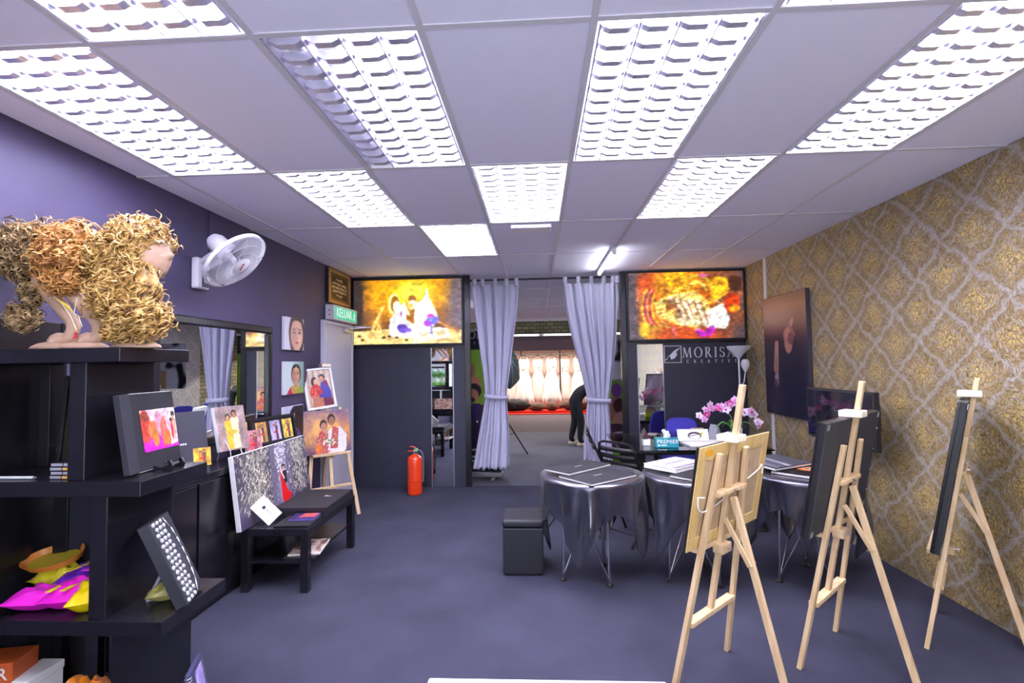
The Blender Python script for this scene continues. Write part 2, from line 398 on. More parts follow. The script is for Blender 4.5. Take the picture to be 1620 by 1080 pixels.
# shop front wall behind the camera
wr = MB()
wr.box(XL,XR,YR-.12,YR,0,.25).box(XL,XR,YR-.12,YR,2.35,2.95).box(XL,XL+.25,YR-.12,YR,.25,2.35).box(XR-.2,XR,YR-.12,YR,.25,2.35)
struct(wr.build('wall_rear', WALLPAINT))
GLASS = mat('window_glass', (.95,.97,1), .02, trans=1); 
gnt = GLASS.node_tree; gb = gnt.nodes['Principled BSDF']; gb.inputs['IOR'].default_value = 1.02
wn = struct(MB().box(XL+.25,XR-.2,YR-.07,YR-.055,.25,2.35).build('window_1', GLASS))
fb = MB()
for x in (XL+.27,-1.0,.35,1.5,XR-.22): fb.box(x-.03,x+.03,YR-.1,YR-.02,.25,2.35)
for z in (.28,2.32): fb.box(XL+.25,XR-.2,YR-.1,YR-.02,z-.03,z+.03)
fb.build('window_frame', BLACKMETAL, wn)
# partition to the studio: left and right dark board walls with the curtained opening between
pl = struct(MB().box(XL,-.925,YB,YB+.06,0,ZC).build('wall_back_left', PANEL))
MB().box(-.935,-.862,YB-.012,YB+.075,0,ZC,.004).build('post', BLACKWOOD, pl)
MB().box(XL,-.93,YB-.012,YB,1.79,1.815).build('rail', BLACKWOOD, pl)
pr = struct(MB().box(1.14,XR,YB,YB+.06,0,ZC).build('wall_back_right', PANEL))
MB().box(1.078,1.15,YB-.012,YB+.075,0,ZC,.004).build('post', BLACKWOOD, pr)
MB().box(1.15,XR,YB-.012,YB,1.79,1.815).build('rail', BLACKWOOD, pr)
# studio shell
struct(MB().box(-3.3,-3.2,6.44,17.2,0,2.95).build('wall_studio_left', mat('studio_grey_paint',(.30,.30,.36),.7)))
wsr = struct(MB().box(3.5,3.6,6.44,11.8,0,2.95).build('wall_studio_right', SILVERPAPER))
struct(MB().box(3.5,3.6,11.8,17.2,0,2.95).build('wall_studio_right_far', STONE))
struct(MB().box(-3.2,3.6,17.1,17.2,0,2.95).build('wall_far', mat('warm_backdrop_paint',(.72,.56,.47),.8)))
struct(MB().box(-3.2,XL-.0,6.44,6.5,0,2.95).box(XR,3.5,6.44,6.5,0,2.95).build('wall_studio_front', PANEL))
blk = struct(MB().box(-3.2,3.5,13.56,13.7,2.26,2.95).build('trim_1', STONE))
MB().box(-3.2,3.5,13.54,13.72,1.92,2.26).build('bulkhead_board', mat('mauve_board',(.20,.125,.14),.6), blk)
MB().box(-3.2,3.5,13.5,13.56,2.255,2.30).build('ledge', mat('mauve_board',(.2,.125,.14)), blk)
# ceilings: slab above, hanging grid and tiles below
GX, GY = -2.1835, 1.6474
ceil = struct(MB().box(XL-.1,XR+.1,YR-.1,6.44,ZC+.2,ZC+.3).build('ceiling', WHITE))
ceil2 = struct(MB().box(-3.2,3.5,6.44,17.2,ZC+.2,ZC+.3).build('ceiling_studio', WHITE))
FIXT = {(0,0),(2,0),(4,0),(6,0),(1,-1),(5,-1),(1,1),(3,1),(5,1),(2,2)}
cols = [(XL,GX)]+[(GX+.6*k,GX+.6*(k+1)) for k in range(8)]; cols[-1] = (cols[-1][0], XR)
rows = [(YR,GY-2.4)]+[(GY+1.2*n,GY+1.2*(n+1)) for n in range(-2,4)]; rows[-1] = (rows[-1][0], YB+.055)
tile_meshes = {}
def tile(x0,x1,y0,y1,par):
    k = (round(x1-x0,3), round(y1-y0,3)); g = .004
    mtx = T((x0+x1)/2,(y0+y1)/2,ZC)
    if k in tile_meshes: return share(tile_meshes[k],'ceiling_tile',par,mtx)
    a, b = k[0]/2-g, k[1]/2-g
    o = MB().box(-a,a,-b,b,.002,.016,.003).build('ceiling_tile', TILEM, par); o.matrix_local = mtx; tile_meshes[k] = o; return o
for ci,(x0,x1) in enumerate(cols):
    for ri,(y0,y1) in enumerate(rows):
        if (ci-1,ri-3) in FIXT: continue
        tile(x0,x1,y0,y1,ceil)
rows2 = [(6.44,7.65)]+[(7.65+1.2*n,7.65+1.2*(n+1)) for n in range(5)]; rows2[-1] = (rows2[-1][0],13.56)
for ci,(x0,x1) in enumerate(cols):
    for y0,y1 in rows2: tile(x0,x1,y0,y1,ceil2)
def tbar(x0,y0,x1,y1,par):
    b = MB()
    if x0 == x1: b.box(x0-.012,x0+.012,y0,y1,ZC-.003,ZC+.002).box(x0-.002,x0+.002,y0,y1,ZC+.002,ZC+.03)
    else: b.box(x0,x1,y0-.012,y0+.012,ZC-.0025,ZC+.002).box(x0,x1,y0-.002,y0+.002,ZC+.002,ZC+.03)
    return b.build('grid_bar', TBAR, par)
for k in range(8): tbar(GX+.6*k,YR,GX+.6*k,6.44,ceil); tbar(GX+.6*k,6.44,GX+.6*k,13.56,ceil2)
for n in range(-2,4): tbar(XL,GY+1.2*n,XR,GY+1.2*n,ceil)
for n in range(1,6): tbar(-3.2,6.45+1.2*n,3.5,6.45+1.2*n,ceil2)
tbar(XL,YR+.012,XL+.03,YR+.012,ceil)
# ------------------------------------------------------------------ ceiling lights
TUBE_ON = mat('lit_fluorescent_tube', (.9,.9,.95), .4, emit=(.95,.94,1), estr=9)
TUBE_OFF = mat('unlit_fluorescent_tube', (.80,.80,.82), .3)
REFL = mat('louvre_aluminium', (.80,.79,.92), .3, .7)
TROFF = mat('troffer_enamel', (.86,.86,.90), .4)
protos = {}
def ceiling_light(col, row, label, half=False):
    cx, cy = GX+.6*col+.3, GY+1.2*row+.6
    t = thing('ceiling_light', label, 'ceiling light', (cx,cy,ZC), 0, 'recessed louvred ceiling lights')
    if 'house' not in protos:
        b = MB(); b.box(-.288,.288,-.588,.588,.095,.10)
        for s_ in (-1,1):
            b.box(s_*.288-.003,s_*.288+.003,-.588,.588,.0,.1); b.box(-.288,.288,s_*.588-.003,s_*.588+.003,.0,.1)
        protos['house'] = b.build('housing', TROFF, t)
        # parabolic cross blade: wedge, wide at the top edge, curved notch profile
        b = MB(); A = []
        protos['cross'] = MB().prism([(-.066,.016),(-.032,0),(.032,0),(.066,.016),(.066,.044),(-.066,.044)],-.015,.015).build('cross_blade', REFL, t)
        for v in protos['cross'].data.vertices: v.co.y *= (.25 if v.co.z > .03 else 1)
        protos['long'] = MB().prism([(-.003,0),(.003,0),(.006,.045),(-.006,.045)],-.575,.575).build('long_blade', REFL, t)
        protos['on'] = MB().tube([(0,-.56,0),(0,.56,0)],.013,8).build('tube', TUBE_ON, t)
        protos['off'] = MB().tube([(0,-.56,0),(0,.56,0)],.013,8).build('tube', TUBE_OFF, t)
        for k in ('house','cross','long','on','off'):
            o = protos[k]; C.objects.unlink(o); o.parent = None
    share(protos['house'],'housing',t,Matrix())
    for x in (-.275,-.137,0,.137,.275): share(protos['long'],'long_blade',t,T(x,0,-.004))
    for hx in (-.206,-.069,.069,.206):
        for k in range(12):
            y = -.53+k*1.06/11
            share(protos['cross'],'cross_blade',t,T(hx,y,0))
    for i,x in enumerate((-.206,-.069,.069,.206)):
        share(protos['off' if (half and i < 2) else 'on'],'tube',t,T(x,0,.066))
    if half: area('tube_light',(.139,0,.09),.25,1.13,FIX_POWER/2,parent=t)
    else: area('tube_light',(0,0,.09),.53,1.13,FIX_POWER,parent=t)
    return t
ceiling_light(0,0,'lit louvred ceiling light directly beside the violet left wall')
ceiling_light(2,0,'louvred ceiling light with its left pair of tubes switched off','x')
ceiling_light(4,0,'large lit louvred ceiling light right of centre in the nearest full row')
ceiling_light(6,0,'lit louvred ceiling light nearest the gold patterned wall')
ceiling_light(1,-1,'lit louvred ceiling light cut off at the top left of the picture')
ceiling_light(5,-1,'lit ceiling light of which only a sliver shows at the top edge')
ceiling_light(1,1,'lit louvred ceiling light above the wall fan, left one in the middle row')
ceiling_light(3,1,'bright ceiling light in the middle row, with a small white box at its far end')
ceiling_light(5,1,'lit louvred ceiling light, right one in the middle row')
ceiling_light(2,2,'small-looking farthest lit ceiling light, before the curtained opening')
for l in bpy.data.lights:
    pass
em = thing('emergency_light','small white box hanging at the far end of the central ceiling light','emergency light',(-.03,4.14,ZC-.004))
MB().box(-.17,.17,-.06,.07,-.035,0,.006).build('casing', WHITE, em)
MB().box(-.155,.155,-.064,-.058,-.03,-.006,.001).build('lens', mat('frosted_lens',(.9,.9,.95),.3), em)
MB().ball((.1,-.02,-.037),.006,n=8).build('indicator', mat('green_led',(.1,.5,.1),.3), em)
bt = thing('batten_light','bare fluorescent tube batten on the ceiling before the right curtain','tube light',(.80,5.62,ZC))
MB().box(-.022,.022,-.6,.6,-.04,-.004,.004).build('batten', WHITEMETAL, bt)
for s_ in (-1,1): MB().box(-.02,.02,s_*.6-.02,s_*.6+.02,-.075,-.004,.004).build('tube_holder', WHITE, bt)
MB().tube([(0,-.585,-.06),(0,.585,-.06)],.013,10).build('tube', mat('bright_tube',(.9,.9,.95),.4,emit=(.92,.93,1),estr=30), bt)
# studio lamps
for x,y,lab in ((-1.6,9.4,'studio ceiling batten behind the left curtain'),(1.9,9.0,'studio ceiling batten behind the right partition')):
    t = thing('batten_light',lab,'tube light',(x,y,ZC))
    MB().box(-.03,.03,-.6,.6,-.05,-.004,.004).build('batten', WHITEMETAL, t)
    MB().tube([(0,-.58,-.07),(0,.58,-.07)],.014,8).build('tube', mat('bright_tube',(.9,.9,.95)), t)
    area('tube_light',(0,0,-.09),.08,1.15,45,parent=t)
t = thing('strip_light','long white strip light along the studio bulkhead','strip light',(0,13.47,2.33))
MB().box(-2.6,2.9,-.02,.02,-.02,.045,.004).build('batten', WHITEMETAL, t)
for k in range(4): MB().tube([(-2.5+k*1.35,-.035,.015),(-1.3+k*1.35,-.035,.015)],.014,8).build('tube', mat('soft_tube',(.9,.9,.95),.4,emit=(1,.96,.98),estr=3), t)
t = thing('strip_light','warm lamp strip hidden above the white gowns','strip light',(.3,15.6,2.5))
MB().box(-2.2,2.2,-.06,.06,0,.05,.004).build('casing', WHITEMETAL, t)
for x in (-1.8,1.8): MB().tube([(x,0,.05),(x,0,ZC+.2-2.5)],.008,6).build('hanger_rod', STEEL, t)
area('lamp_light',(0,0,-.02),4.2,.3,230,(1,.86,.76),(-.35,0,0),parent=t)
# ------------------------------------------------------------------ backlit boxes on the partition
def sunset_pic():
    p = Pic(190,112).grad([(0,(.85,.62,.35)),(.18,(.98,.80,.42)),(.24,(.42,.26,.16)),(.5,(.62,.38,.10)),(.8,(.92,.58,.03)),(1,(.86,.50,.06))])
    p.ell(.5,.78,.36,.34,(1,.72,.02),soft=.9,al=.9); p.ell(.55,.80,.16,.16,(1,.97,.3),soft=.8)
    p.ell(.0,.62,.13,.75,(.20,.17,.19),soft=.8,al=.95); p.ell(1.0,.66,.13,.7,(.42,.36,.40),soft=.8,al=.95)
    p.noise(9,.45,(1,.62,.15),1,.45,lambda u,v:(v>.25)*(v<.95)*(u>.08)*(u<.4)); p.noise(14,.35,(.45,.27,.18),4,.5,lambda u,v:(v>.2)*(v<.55))
    p.poly([(0,0),(1,0),(1,.2),(.75,.25),(.5,.2),(.3,.23),(0,.2)],(1,.86,.55))
    for a,b,wd in (((.14,.1),(.27,.58),.016),((.27,.58),(.17,.25),.01),((.21,.35),(.30,.10),.013),((.24,.3),(.17,.1),.012)): p.line(a,b,wd,(.98,.80,.42))
    p.line((.79,.42),(.97,.18),.02,(.60,.40,.25)); p.line((.76,.36),(.93,.2),.016,(.92,.6,.2))
    # seated couple in white, heads together
    p.ell(.375,.62,.058,.17,(1,.95,.6)); p.ell(.385,.62,.042,.13,(.62,.40,.10)); p.ell(.4,.58,.034,.09,(1,.98,.95))
    p.poly([(.33,.12),(.60,.08),(.62,.28),(.53,.42),(.47,.66),(.40,.52),(.335,.38)],(1,.99,.98))
    p.ell(.545,.70,.04,.055,(.58,.36,.16)); p.ell(.55,.6,.045,.075,(1,.96,.82)); p.ell(.53,.585,.02,.03,(.9,.75,.25))
    p.poly([(.53,.52),(.575,.56),(.565,.38)],(.70,.45,.15)); p.poly([(.485,.46),(.57,.40),(.56,.30),(.49,.38)],(.74,.42,.08))
    p.poly([(.575,.62),(.65,.70),(.685,.88),(.70,.72),(.76,.52),(.79,.36),(.72,.22),(.57,.2),(.56,.42)],(1,1,1))
    p.poly([(.55,.0),(.9,.1),(.86,.24),(.56,.26)],(1,.96,.88)); p.noise(22,.5,(1,.8,.45),9,.55,lambda u,v:(v<.2)*1.)
    p.ell(.455,.24,.05,.075,(.42,.30,.78),ang=.3); p.ell(.50,.21,.04,.03,(.5,.36,.82)); p.ell(.44,.46,.012,.05,(.72,.5,.72))
    p.ell(.735,.36,.058,.07,(.45,.42,.88)); p.ell(.69,.31,.04,.05,(.66,.25,.85)); p.ell(.71,.43,.035,.03,(.82,.28,.72)); p.line((.72,.3),(.72,.16),.012,(.55,.5,.9)); p.ell(.72,.37,.02,.03,(.5,.7,.95))
    for x,y in ((.08,.07),(.28,.10),(.33,.12),(.49,.06),(.40,.1),(.05,.13)): p.ell(x,y,.018,.018,(.28,.17,.10))
    soften(p,1); p.noise(18,.16,None,15); p.noise(45,.22,None,5); return p
def bangle_pic():
    p = Pic(190,112,(.30,.24,.26)); p.noise(6,.8,(.55,.28,.16),2,.4)
    p.ell(.42,.55,.36,.50,(.90,.42,.05),soft=.7); p.ell(.18,.78,.12,.2,(.85,.30,.08),soft=.7); p.ell(.42,.80,.2,.25,(.95,.62,.06),soft=.6)
    p.ell(.19,.14,.11,.14,(1,.74,.05),soft=.4); p.ell(.5,.06,.3,.12,(.75,.28,.05),soft=.6)
    # clasped hands with henna, bangles at both wrists
    p.poly([(.22,.55),(.36,.66),(.58,.72),(.70,.55),(.72,.30),(.58,.16),(.40,.22),(.24,.36)],(1,.86,.42))
    p.ell(.80,.78,.10,.14,(1,.66,.08)); p.poly([(.70,.5),(.86,.66),(.88,.75),(.72,.85)],(1,.70,.12))
    p.poly([(.66,.40),(.82,.52),(.88,.28),(.84,.14),(.68,.16),(.62,.28)],(1,1,.98))
    for k in range(5): p.line((.36+k*.06,.62-k*.015),(.46+k*.05,.22-k*.005),.020,(1,.97,.84)); p.line((.39+k*.06,.60-k*.015),(.49+k*.05,.22),.007,(.55,.22,.05))
    p.noise(30,.8,(.60,.26,.04),8,.56,lambda u,v:((u-.33)**2/.02+(v-.5)**2/.03<1)*1.); p.noise(34,.7,(.55,.25,.05),3,.6,lambda u,v:(u>.3)*(u<.72)*(v>.3)*(v<.8))
    for k,c in enumerate(((1,.80,.12),(.78,.10,.35),(.95,.72,.3),(.80,.12,.36),(1,.82,.2))):
        for a in np.linspace(1.9,4.6,26): p.ell(.27-k*.022+.11*math.cos(a)*.6, .48+.27*math.sin(a),.012,.016,c)
    for k,c in enumerate(((1,.85,.2),(.85,.5,.1),(1,.9,.4))):
        for a in np.linspace(.25,2.9,24): p.ell(.60+(.135-k*.028)*math.cos(a), .70+(.24-k*.05)*math.sin(a),.012,.018,c)
    p.line((.46,.98),(.52,.74),.02,(1,.75,.1)); p.line((.33,.95),(.40,.70),.018,(1,.72,.08)); p.ell(.66,.94,.04,.03,(.8,.35,.6))
    p.ell(.90,.52,.07,.15,(.82,.22,.05)); p.ell(.92,.44,.05,.05,(.95,.62,.1)); p.ell(.93,.82,.06,.12,(.28,.14,.08))
    p.ell(.62,.08,.035,.07,(.75,.1,.75),ang=.5); p.ell(.70,.10,.04,.08,(.82,.1,.80),ang=-.4); p.ell(.39,.10,.02,.10,(.85,.35,.35)); p.ell(.02,.5,.06,.7,(.33,.27,.30),soft=.7)
    for k in range(60):
        x,y = rng.random(2); p.ell(.06+x*.14,.45+y*.3,.006,.008,(.95,.6,.3))
    soften(p,3); p.noise(16,.22,None,21); p.noise(34,.30,None,22); p.noise(60,.30,None,23); p.noise(28,.55,(1,.95,.7),24,.62,lambda u,v:((u-.5)**2/.09+(v-.45)**2/.12<1)*1.); p.noise(44,.5,(.45,.14,.02),25,.62,lambda u,v:((u-.42)**2/.10+(v-.5)**2/.16<1)*1.); return p
def lightbox(label, x0, x1, z0, z1, pic):
    cx, cz = (x0+x1)/2, (z0+z1)/2; w_, h_ = x1-x0, z1-z0
    t = thing('light_box',label,'light box',(cx,YB-.075,cz)); b = MB(); f = .022
    for a in ((-w_/2,w_/2,h_/2-f,h_/2),(-w_/2,w_/2,-h_/2,-h_/2+f),(-w_/2,-w_/2+f,-h_/2+f,h_/2-f),(w_/2-f,w_/2,-h_/2+f,h_/2-f)): b.box(a[0],a[1],0,.06,a[2],a[3],.003)
    b.build('frame', BLACK, t); MB().box(-w_/2+f,w_/2-f,.02,.06,-h_/2+f,h_/2-f).build('backing', BLACK, t)
    print_panel('backlit_picture',pic,w_-2*f,h_-2*f,GLOW,t,T(0,.015,0))
lightbox('glowing light box showing a couple in white at golden sunset', XL+.012, -.94, 1.822, 2.70, soften(sunset_pic(),1))
lightbox('glowing light box showing hennaed hands with gold bangles', 1.155, XR-.012, 1.822, 2.71, soften(bangle_pic(),1))
# mirror strips set in the partition
def mirror_strip(label,x0,x1,z0,z1):
    t = thing('mirror',label,'mirror',((x0+x1)/2,YB,z0)); w_ = (x1-x0)/2; h_ = z1-z0
    MB().box(-w_,w_,-.008,-.001,0,h_,.001).build('glass', MIRROR, t)
    b = MB(); b.box(-w_-.008,-w_,-.012,-.001,0,h_).box(w_,w_+.008,-.012,-.001,0,h_); b.build('edge_trim', STEEL, t)
mirror_strip('tall narrow mirror strip beside the fire extinguisher',-1.368,-1.092,.004,1.785)
mirror_strip('narrow mirror strip left of the lettering on the dark wall',1.283,1.592,.3,1.785)
# serif lettering
def glyph(ch):
    TK, TN, S = .15, .055, .045; Q = []
    def rect(x0,x1,y0,y1): Q.append([(x0,y0),(x1,y0),(x1,y1),(x0,y1)])
    def serif(x,y,wd=.30): rect(x-wd/2,x+wd/2,y if y<.5 else y-S, y+S if y<.5 else y)
    def ribbon(cx,cy,rx,ry,a0,a1,n=22,kmin=TN,kmax=TK):
        prev = None
        for i in range(n+1):
            a = a0+(a1-a0)*i/n; wd = kmin+(kmax-kmin)*abs(math.cos(a))
            o = (cx+rx*math.cos(a),cy+ry*math.sin(a)); q = (cx+(rx-wd)*math.cos(a),cy+(ry-wd*.75)*math.sin(a))
            if prev: Q.append([prev[1],prev[0],o,q])
            prev = (o,q)
    def stroke(x0,y0,x1,y1,wd): Q.append([(x0-wd/2,y0),(x0+wd/2,y0),(x1+wd/2,y1),(x1-wd/2,y1)])
    wd = .6
    if ch == 'I': rect(.1,.1+TK,0,1); serif(.175,0); serif(.175,1); wd = .35
    elif ch == 'T': rect(.32,.32+TK,0,1); serif(.395,0); rect(.02,.77,.94,1); rect(.02,.06,.78,1); rect(.73,.77,.78,1); wd = .79
    elif ch == 'E': rect(.08,.08+TK,0,1); rect(0,.6,0,S+.01); rect(0,.58,1-S-.01,1); rect(.2,.48,.49,.54); rect(.56,.6,0,.2); rect(.54,.58,.82,1); rect(.46,.49,.42,.61); wd = .64
    elif ch == 'O': ribbon(.5,.5,.5,.52,0,2*PI,36); wd = 1.0
    elif ch == 'C': ribbon(.5,.5,.5,.52,.75,2*PI-.75,30); rect(.80,.84,.70,.95); wd = .88
    elif ch == 'S':
        ribbon(.30,.745,.27,.275,.35,PI*1.5,20,TN,.11); ribbon(.30,.255,.30,.275,-PI+.3,PI*.5,20,TN,.13); rect(.50,.54,.74,.95); rect(.03,.07,.06,.28); wd = .62
    elif ch == 'A': stroke(.06,0,.42,1,TN); stroke(.76,0,.42,1,TK); rect(.2,.6,.33,.38); serif(.06,0,.24); serif(.76,0,.28); wd = .86
    elif ch == 'V': stroke(.42,0,.08,1,TK); stroke(.42,0,.76,1,TN); serif(.08,1,.28); serif(.76,1,.24); wd = .84
    elif ch == 'M': stroke(.10,0,.18,1,TN); stroke(.53,0,.2,1,TK); stroke(.53,0,.86,1,TN); stroke(.97,0,.88,1,TK); serif(.10,0,.22); serif(.97,0,.28); serif(.14,1,.2); serif(.94,1,.2); wd = 1.08
    elif ch == 'R':
        rect(.08,.08+TK,0,1); serif(.155,0); rect(0,.2,1-S,1); ribbon(.32,.745,.30,.265,-PI/2,PI/2,16); rect(.2,.33,.95,1); rect(.2,.34,.48,.53); stroke(.72,0,.36,.5,TK); serif(.74,0,.24); wd = .80
    return Q, wd
LETTER = mat('silver_letters', (.72,.72,.80), .35, .2)
def lettering(word, x0, x1, z, h, parent, depth=.008):
    gs = [glyph(c) for c in word]; tot = sum(g[1] for g in gs)*h*.8; gap = (x1-x0-tot)/(len(word)-1); x = x0
    for Q,wd in gs:
        b = MB()
        for q in Q: b.prism([(x+a*h*.8, z+c*h) for a,c in q],0,depth)
        b.build('letter', LETTER, parent); x += wd*h*.8+gap
sg = thing('wall_sign','silver MORISA CREATIVE lettering with square emblem on the dark wall','sign',(0,YB-.008,0))
lettering('MORISA',1.845,2.49,1.607,.128,sg); lettering('CREATIVE',1.893,2.515,1.537,.042,sg)
b = MB()
for a in ((1.612,1.830,1.752,1.760),(1.612,1.830,1.542,1.550),(1.612,1.620,1.55,1.752),(1.822,1.830,1.55,1.752)): b.box(a[0],a[1],0,.008,a[2],a[3])
b.build('emblem_frame', LETTER, sg)
MB().prism([(1.64,1.60),(1.70,1.655),(1.745,1.70),(1.815,1.735),(1.80,1.715),(1.765,1.68),(1.775,1.645),(1.745,1.60),(1.70,1.585),(1.685,1.63)],0,.008).build('emblem_brush', LETTER, sg)
MB().prism([(1.625,1.585),(1.66,1.60),(1.65,1.585),(1.63,1.575)],0,.008).build('emblem_drop', LETTER, sg)
# ------------------------------------------------------------------ curtains
rod = tag(MB().tube([(-.86,YB+.03,2.66),(1.08,YB+.03,2.665)],.012,10).build('curtain_rod', BLACKMETAL, None, True),'thin dark curtain rod across the studio opening','curtain rod')
def curtain(name,label,key,seed,folds,tie,tabs):
    """key: list of (z, xl, xr, fold depth)"""
    t = thing(name,label,'curtain',(0,YB+.03,0),0,'tied back curtains'); zs = [k[0] for k in key]; r = random.Random(seed)
    ph = [r.uniform(0,6) for _ in range(6)]; NU, NZ = 150, 70; P = []
    for i in range(NZ+1):
        z = zs[0]+(zs[-1]-zs[0])*i/NZ; it = lambda j: float(np.interp(-z,[-q for q in zs],[k[j] for k in key]))
        xl, xr, am = it(1), it(2), it(3); row = []
        for j in range(NU+1):
            u = j/NU; uu = u+.012*math.sin(z*3+ph[0]+u*9)
            y = am*(math.sin(uu*2*PI*folds+ph[1])+.45*math.sin(uu*2*PI*folds*2.1+ph[2]+z*.8)+.25*math.sin(uu*31+ph[3]-z*1.1))
            x = xl+(xr-xl)*u+am*.25*math.cos(uu*2*PI*folds+ph[1])
            row.append((x,y,z+(.012*math.sin(u*40) if i == NZ else 0)))
        P.append(row)
    MB().grid(P).build('cloth', CURTAIN, t, 'all', .004)
    z, x0, x1 = tie; pts = [(x0-.02+(x1-x0+.04)*(.5-.5*math.cos(a)), -.075*math.sin(a) if a <= PI else -.075*math.sin(a), z+.012*math.cos(a)) for a in np.linspace(0,2*PI,40)]
    MB().grid([[(p[0],p[1],p[2]+dz) for p in pts] for dz in (-.028,0,.028)]).build('tie_band', CURTAIN, t, 'all', .006)
    for x in tabs:
        MB().grid([[(x+dx,.018*math.cos(a)*1.1,2.66-.0+.02*math.sin(a) if 0<=a<=PI else 2.66+(.10/ (PI/2))*(-abs(a-PI/2)+PI/2)) for dx in (-.026,.026)] for a in np.linspace(-PI*.42,PI*1.42,16)]).build('tab_loop', CURTAIN, t, 'all', .004)
    return t
curtain('curtain','lavender grey curtain tied back on the left of the studio opening',
    [(2.60,-.835,-.215,.022),(2.3,-.80,-.235,.026),(1.9,-.75,-.29,.03),(1.5,-.70,-.345,.032),(1.22,-.675,-.385,.032),(1.14,-.668,-.397,.030),(1.05,-.685,-.39,.032),(.7,-.75,-.365,.035),(.22,-.84,-.37,.035)],
    3,4,(1.14,-.668,-.397),(-.80,-.69,-.53,-.38,-.25))
curtain('curtain','lavender grey curtain tied back on the right, beside the dark post',
    [(2.59,.345,1.07,.022),(2.3,.375,1.06,.026),(1.9,.46,1.03,.03),(1.5,.56,.985,.032),(1.2,.625,.935,.032),(1.08,.648,.912,.030),(1.0,.635,.915,.032),(.7,.60,.93,.035),(.25,.565,.95,.035)],
    9,5,(1.08,.645,.915),(.38,.55,.72,.88,1.0,1.05))
# ------------------------------------------------------------------ left wall: door, signs, pictures, fan, mirror
LW = lambda y,z,off=0: T(XL+off,y,z) @ Rz(PI/2)     # local -y faces into the room (+x), local x runs along +y
dr = struct(MB().box(XL,XL+.03,5.44,6.24,.01,2.05,.003).build('door_1', mat('pale_door_paint',(.62,.61,.70),.45)))
b = MB(); b.box(XL,XL+.045,5.40,5.44,0,2.09,.003).box(XL,XL+.045,6.24,6.28,0,2.09,.003).box(XL,XL+.045,5.44,6.24,2.05,2.09,.003); b.build('door_frame', mat('pale_door_paint',(.62,.61,.7)), dr)
MB().lathe([(.028,0),(.03,.01),(.012,.015),(.012,.04),(.028,.045),(.03,.065),(.02,.075)],16,(XL+.03,5.50,1.0),Ry(PI/2)).build('door_knob', STEEL, dr, True)
dc = MB(); dc.box(XL+.03,XL+.075,5.98,6.2,1.985,2.035,.005); dc.build('door_closer', STEEL, dr)
MB().bar((XL+.07,6.1,2.04),(XL+.30,6.28,2.062),.022,.012).bar((XL+.30,6.28,2.06),(XL+.05,6.24,2.075),.02,.01).build('closer_arm', STEEL, dr)
ex = thing('exit_sign','green KELUAR exit sign above the pale door','exit sign',(XL,5.89,2.19))
ex.rotation_euler = (0,0,PI/2)
MB().box(-.37,.37,-.10,-.001,-.088,.088,.006).build('casing', WHITE, ex)
MB().box(-.335,.335,-.104,-.098,-.068,.068,.001).build('green_face', mat('green_acrylic',(.02,.42,.25),.4,emit=(.03,.55,.33),estr=.5), ex)
SIGNW = mat('sign_white',(.85,.92,.88),.5,emit=(.8,.95,.88),estr=.35)
text_mesh('lettering','KELUAR',.15,SIGNW,ex,T(-.06,-.105,0),.001,sx=.86)
b = MB(); b.ball((.265,-.1055,.045),.014,.001,.014,8); 
for p_,q_ in (((.262,.03),(.245,-.005)),((.245,-.005),(.275,-.03)),((.275,-.03),(.262,-.055)),((.245,-.005),(.22,-.05)),((.262,.02),(.295,.005)),((.26,.02),(.23,.012))): b.bar((p_[0],-.105,p_[1]),(q_[0],-.105,q_[1]),.012,.002,(0,1,0))
b.build('running_figure', SIGNW, ex)
for z in (.02,-.03): MB().ball((-.371,-.05,z),.002,.008,.008,8).build('indicator', BLACK, ex)
def calligraphy():
    p = Pic(90,70,(.05,.045,.05))
    for q in ((.05,.06,.95,.06),(.05,.94,.95,.94),(.05,.06,.05,.94),(.95,.06,.95,.94)): p.line(q[:2],q[2:],.008,(.75,.62,.35))
    r = random.Random(2)
    for row,(y,a,b_) in enumerate(((.80,.35,.65),(.64,.12,.88),(.50,.12,.88),(.36,.12,.88),(.20,.36,.64))):
        x = a
        while x < b_:
            w_ = r.uniform(.03,.09); p.line((x,y+r.uniform(-.03,.03)),(min(b_,x+w_),y+r.uniform(-.04,.04)),.014,(.92,.88,.74))
            if r.random()<.5: p.line((x,y-.02),(x+.005,y+.055),.010,(.92,.88,.74))
            if r.random()<.4: p.ell(x+.02,y-.045,.01,.012,(.92,.88,.74))
            x += w_*.8
    return p
GOLDFRAME = mat('gilt_frame',(.42,.27,.09),.35,.4,var=.3,vscale=80)
canvas('framed_calligraphy','gold framed black panel of script above the exit sign','framed picture',LW(5.86,2.505,.03),.64,.40,.025,calligraphy(),BLACK,GOLDFRAME,.04)
def closeup():
    p = Pic(60,60,(.86,.86,.92)); p.ell(.62,.5,.40,.75,(.22,.13,.10)); return face_pic(p,.62,.48,.33,.50,(.90,.70,.62),(.2,.12,.10),lips=(.75,.32,.35))
def jewelry():
    p = Pic(60,60,(.70,.82,.85)); p.ell(.15,.5,.3,.7,(.80,.86,.86),soft=.6); p.ell(.9,.6,.2,.6,(.55,.68,.62),soft=.6)
    p.poly([(.18,0),(.30,.22),(.55,.30),(.82,.22),(.98,0)],(.75,.60,.25)); p.poly([(.1,0),(.28,.22),(.4,.0)],(.78,.1,.35)); p.poly([(.7,.2),(.9,.2),(1,0),(.75,0)],(.55,.72,.2))
    face_pic(p,.58,.58,.20,.27,(.82,.60,.48),(.07,.05,.06)); p.line((.58,.98),(.58,.75),.012,(.9,.85,.6))
    for a in np.linspace(3.5,5.9,20): p.ell(.58+.17*math.cos(a),.30+.14*math.sin(a),.018,.018,(.85,.75,.35))
    return p
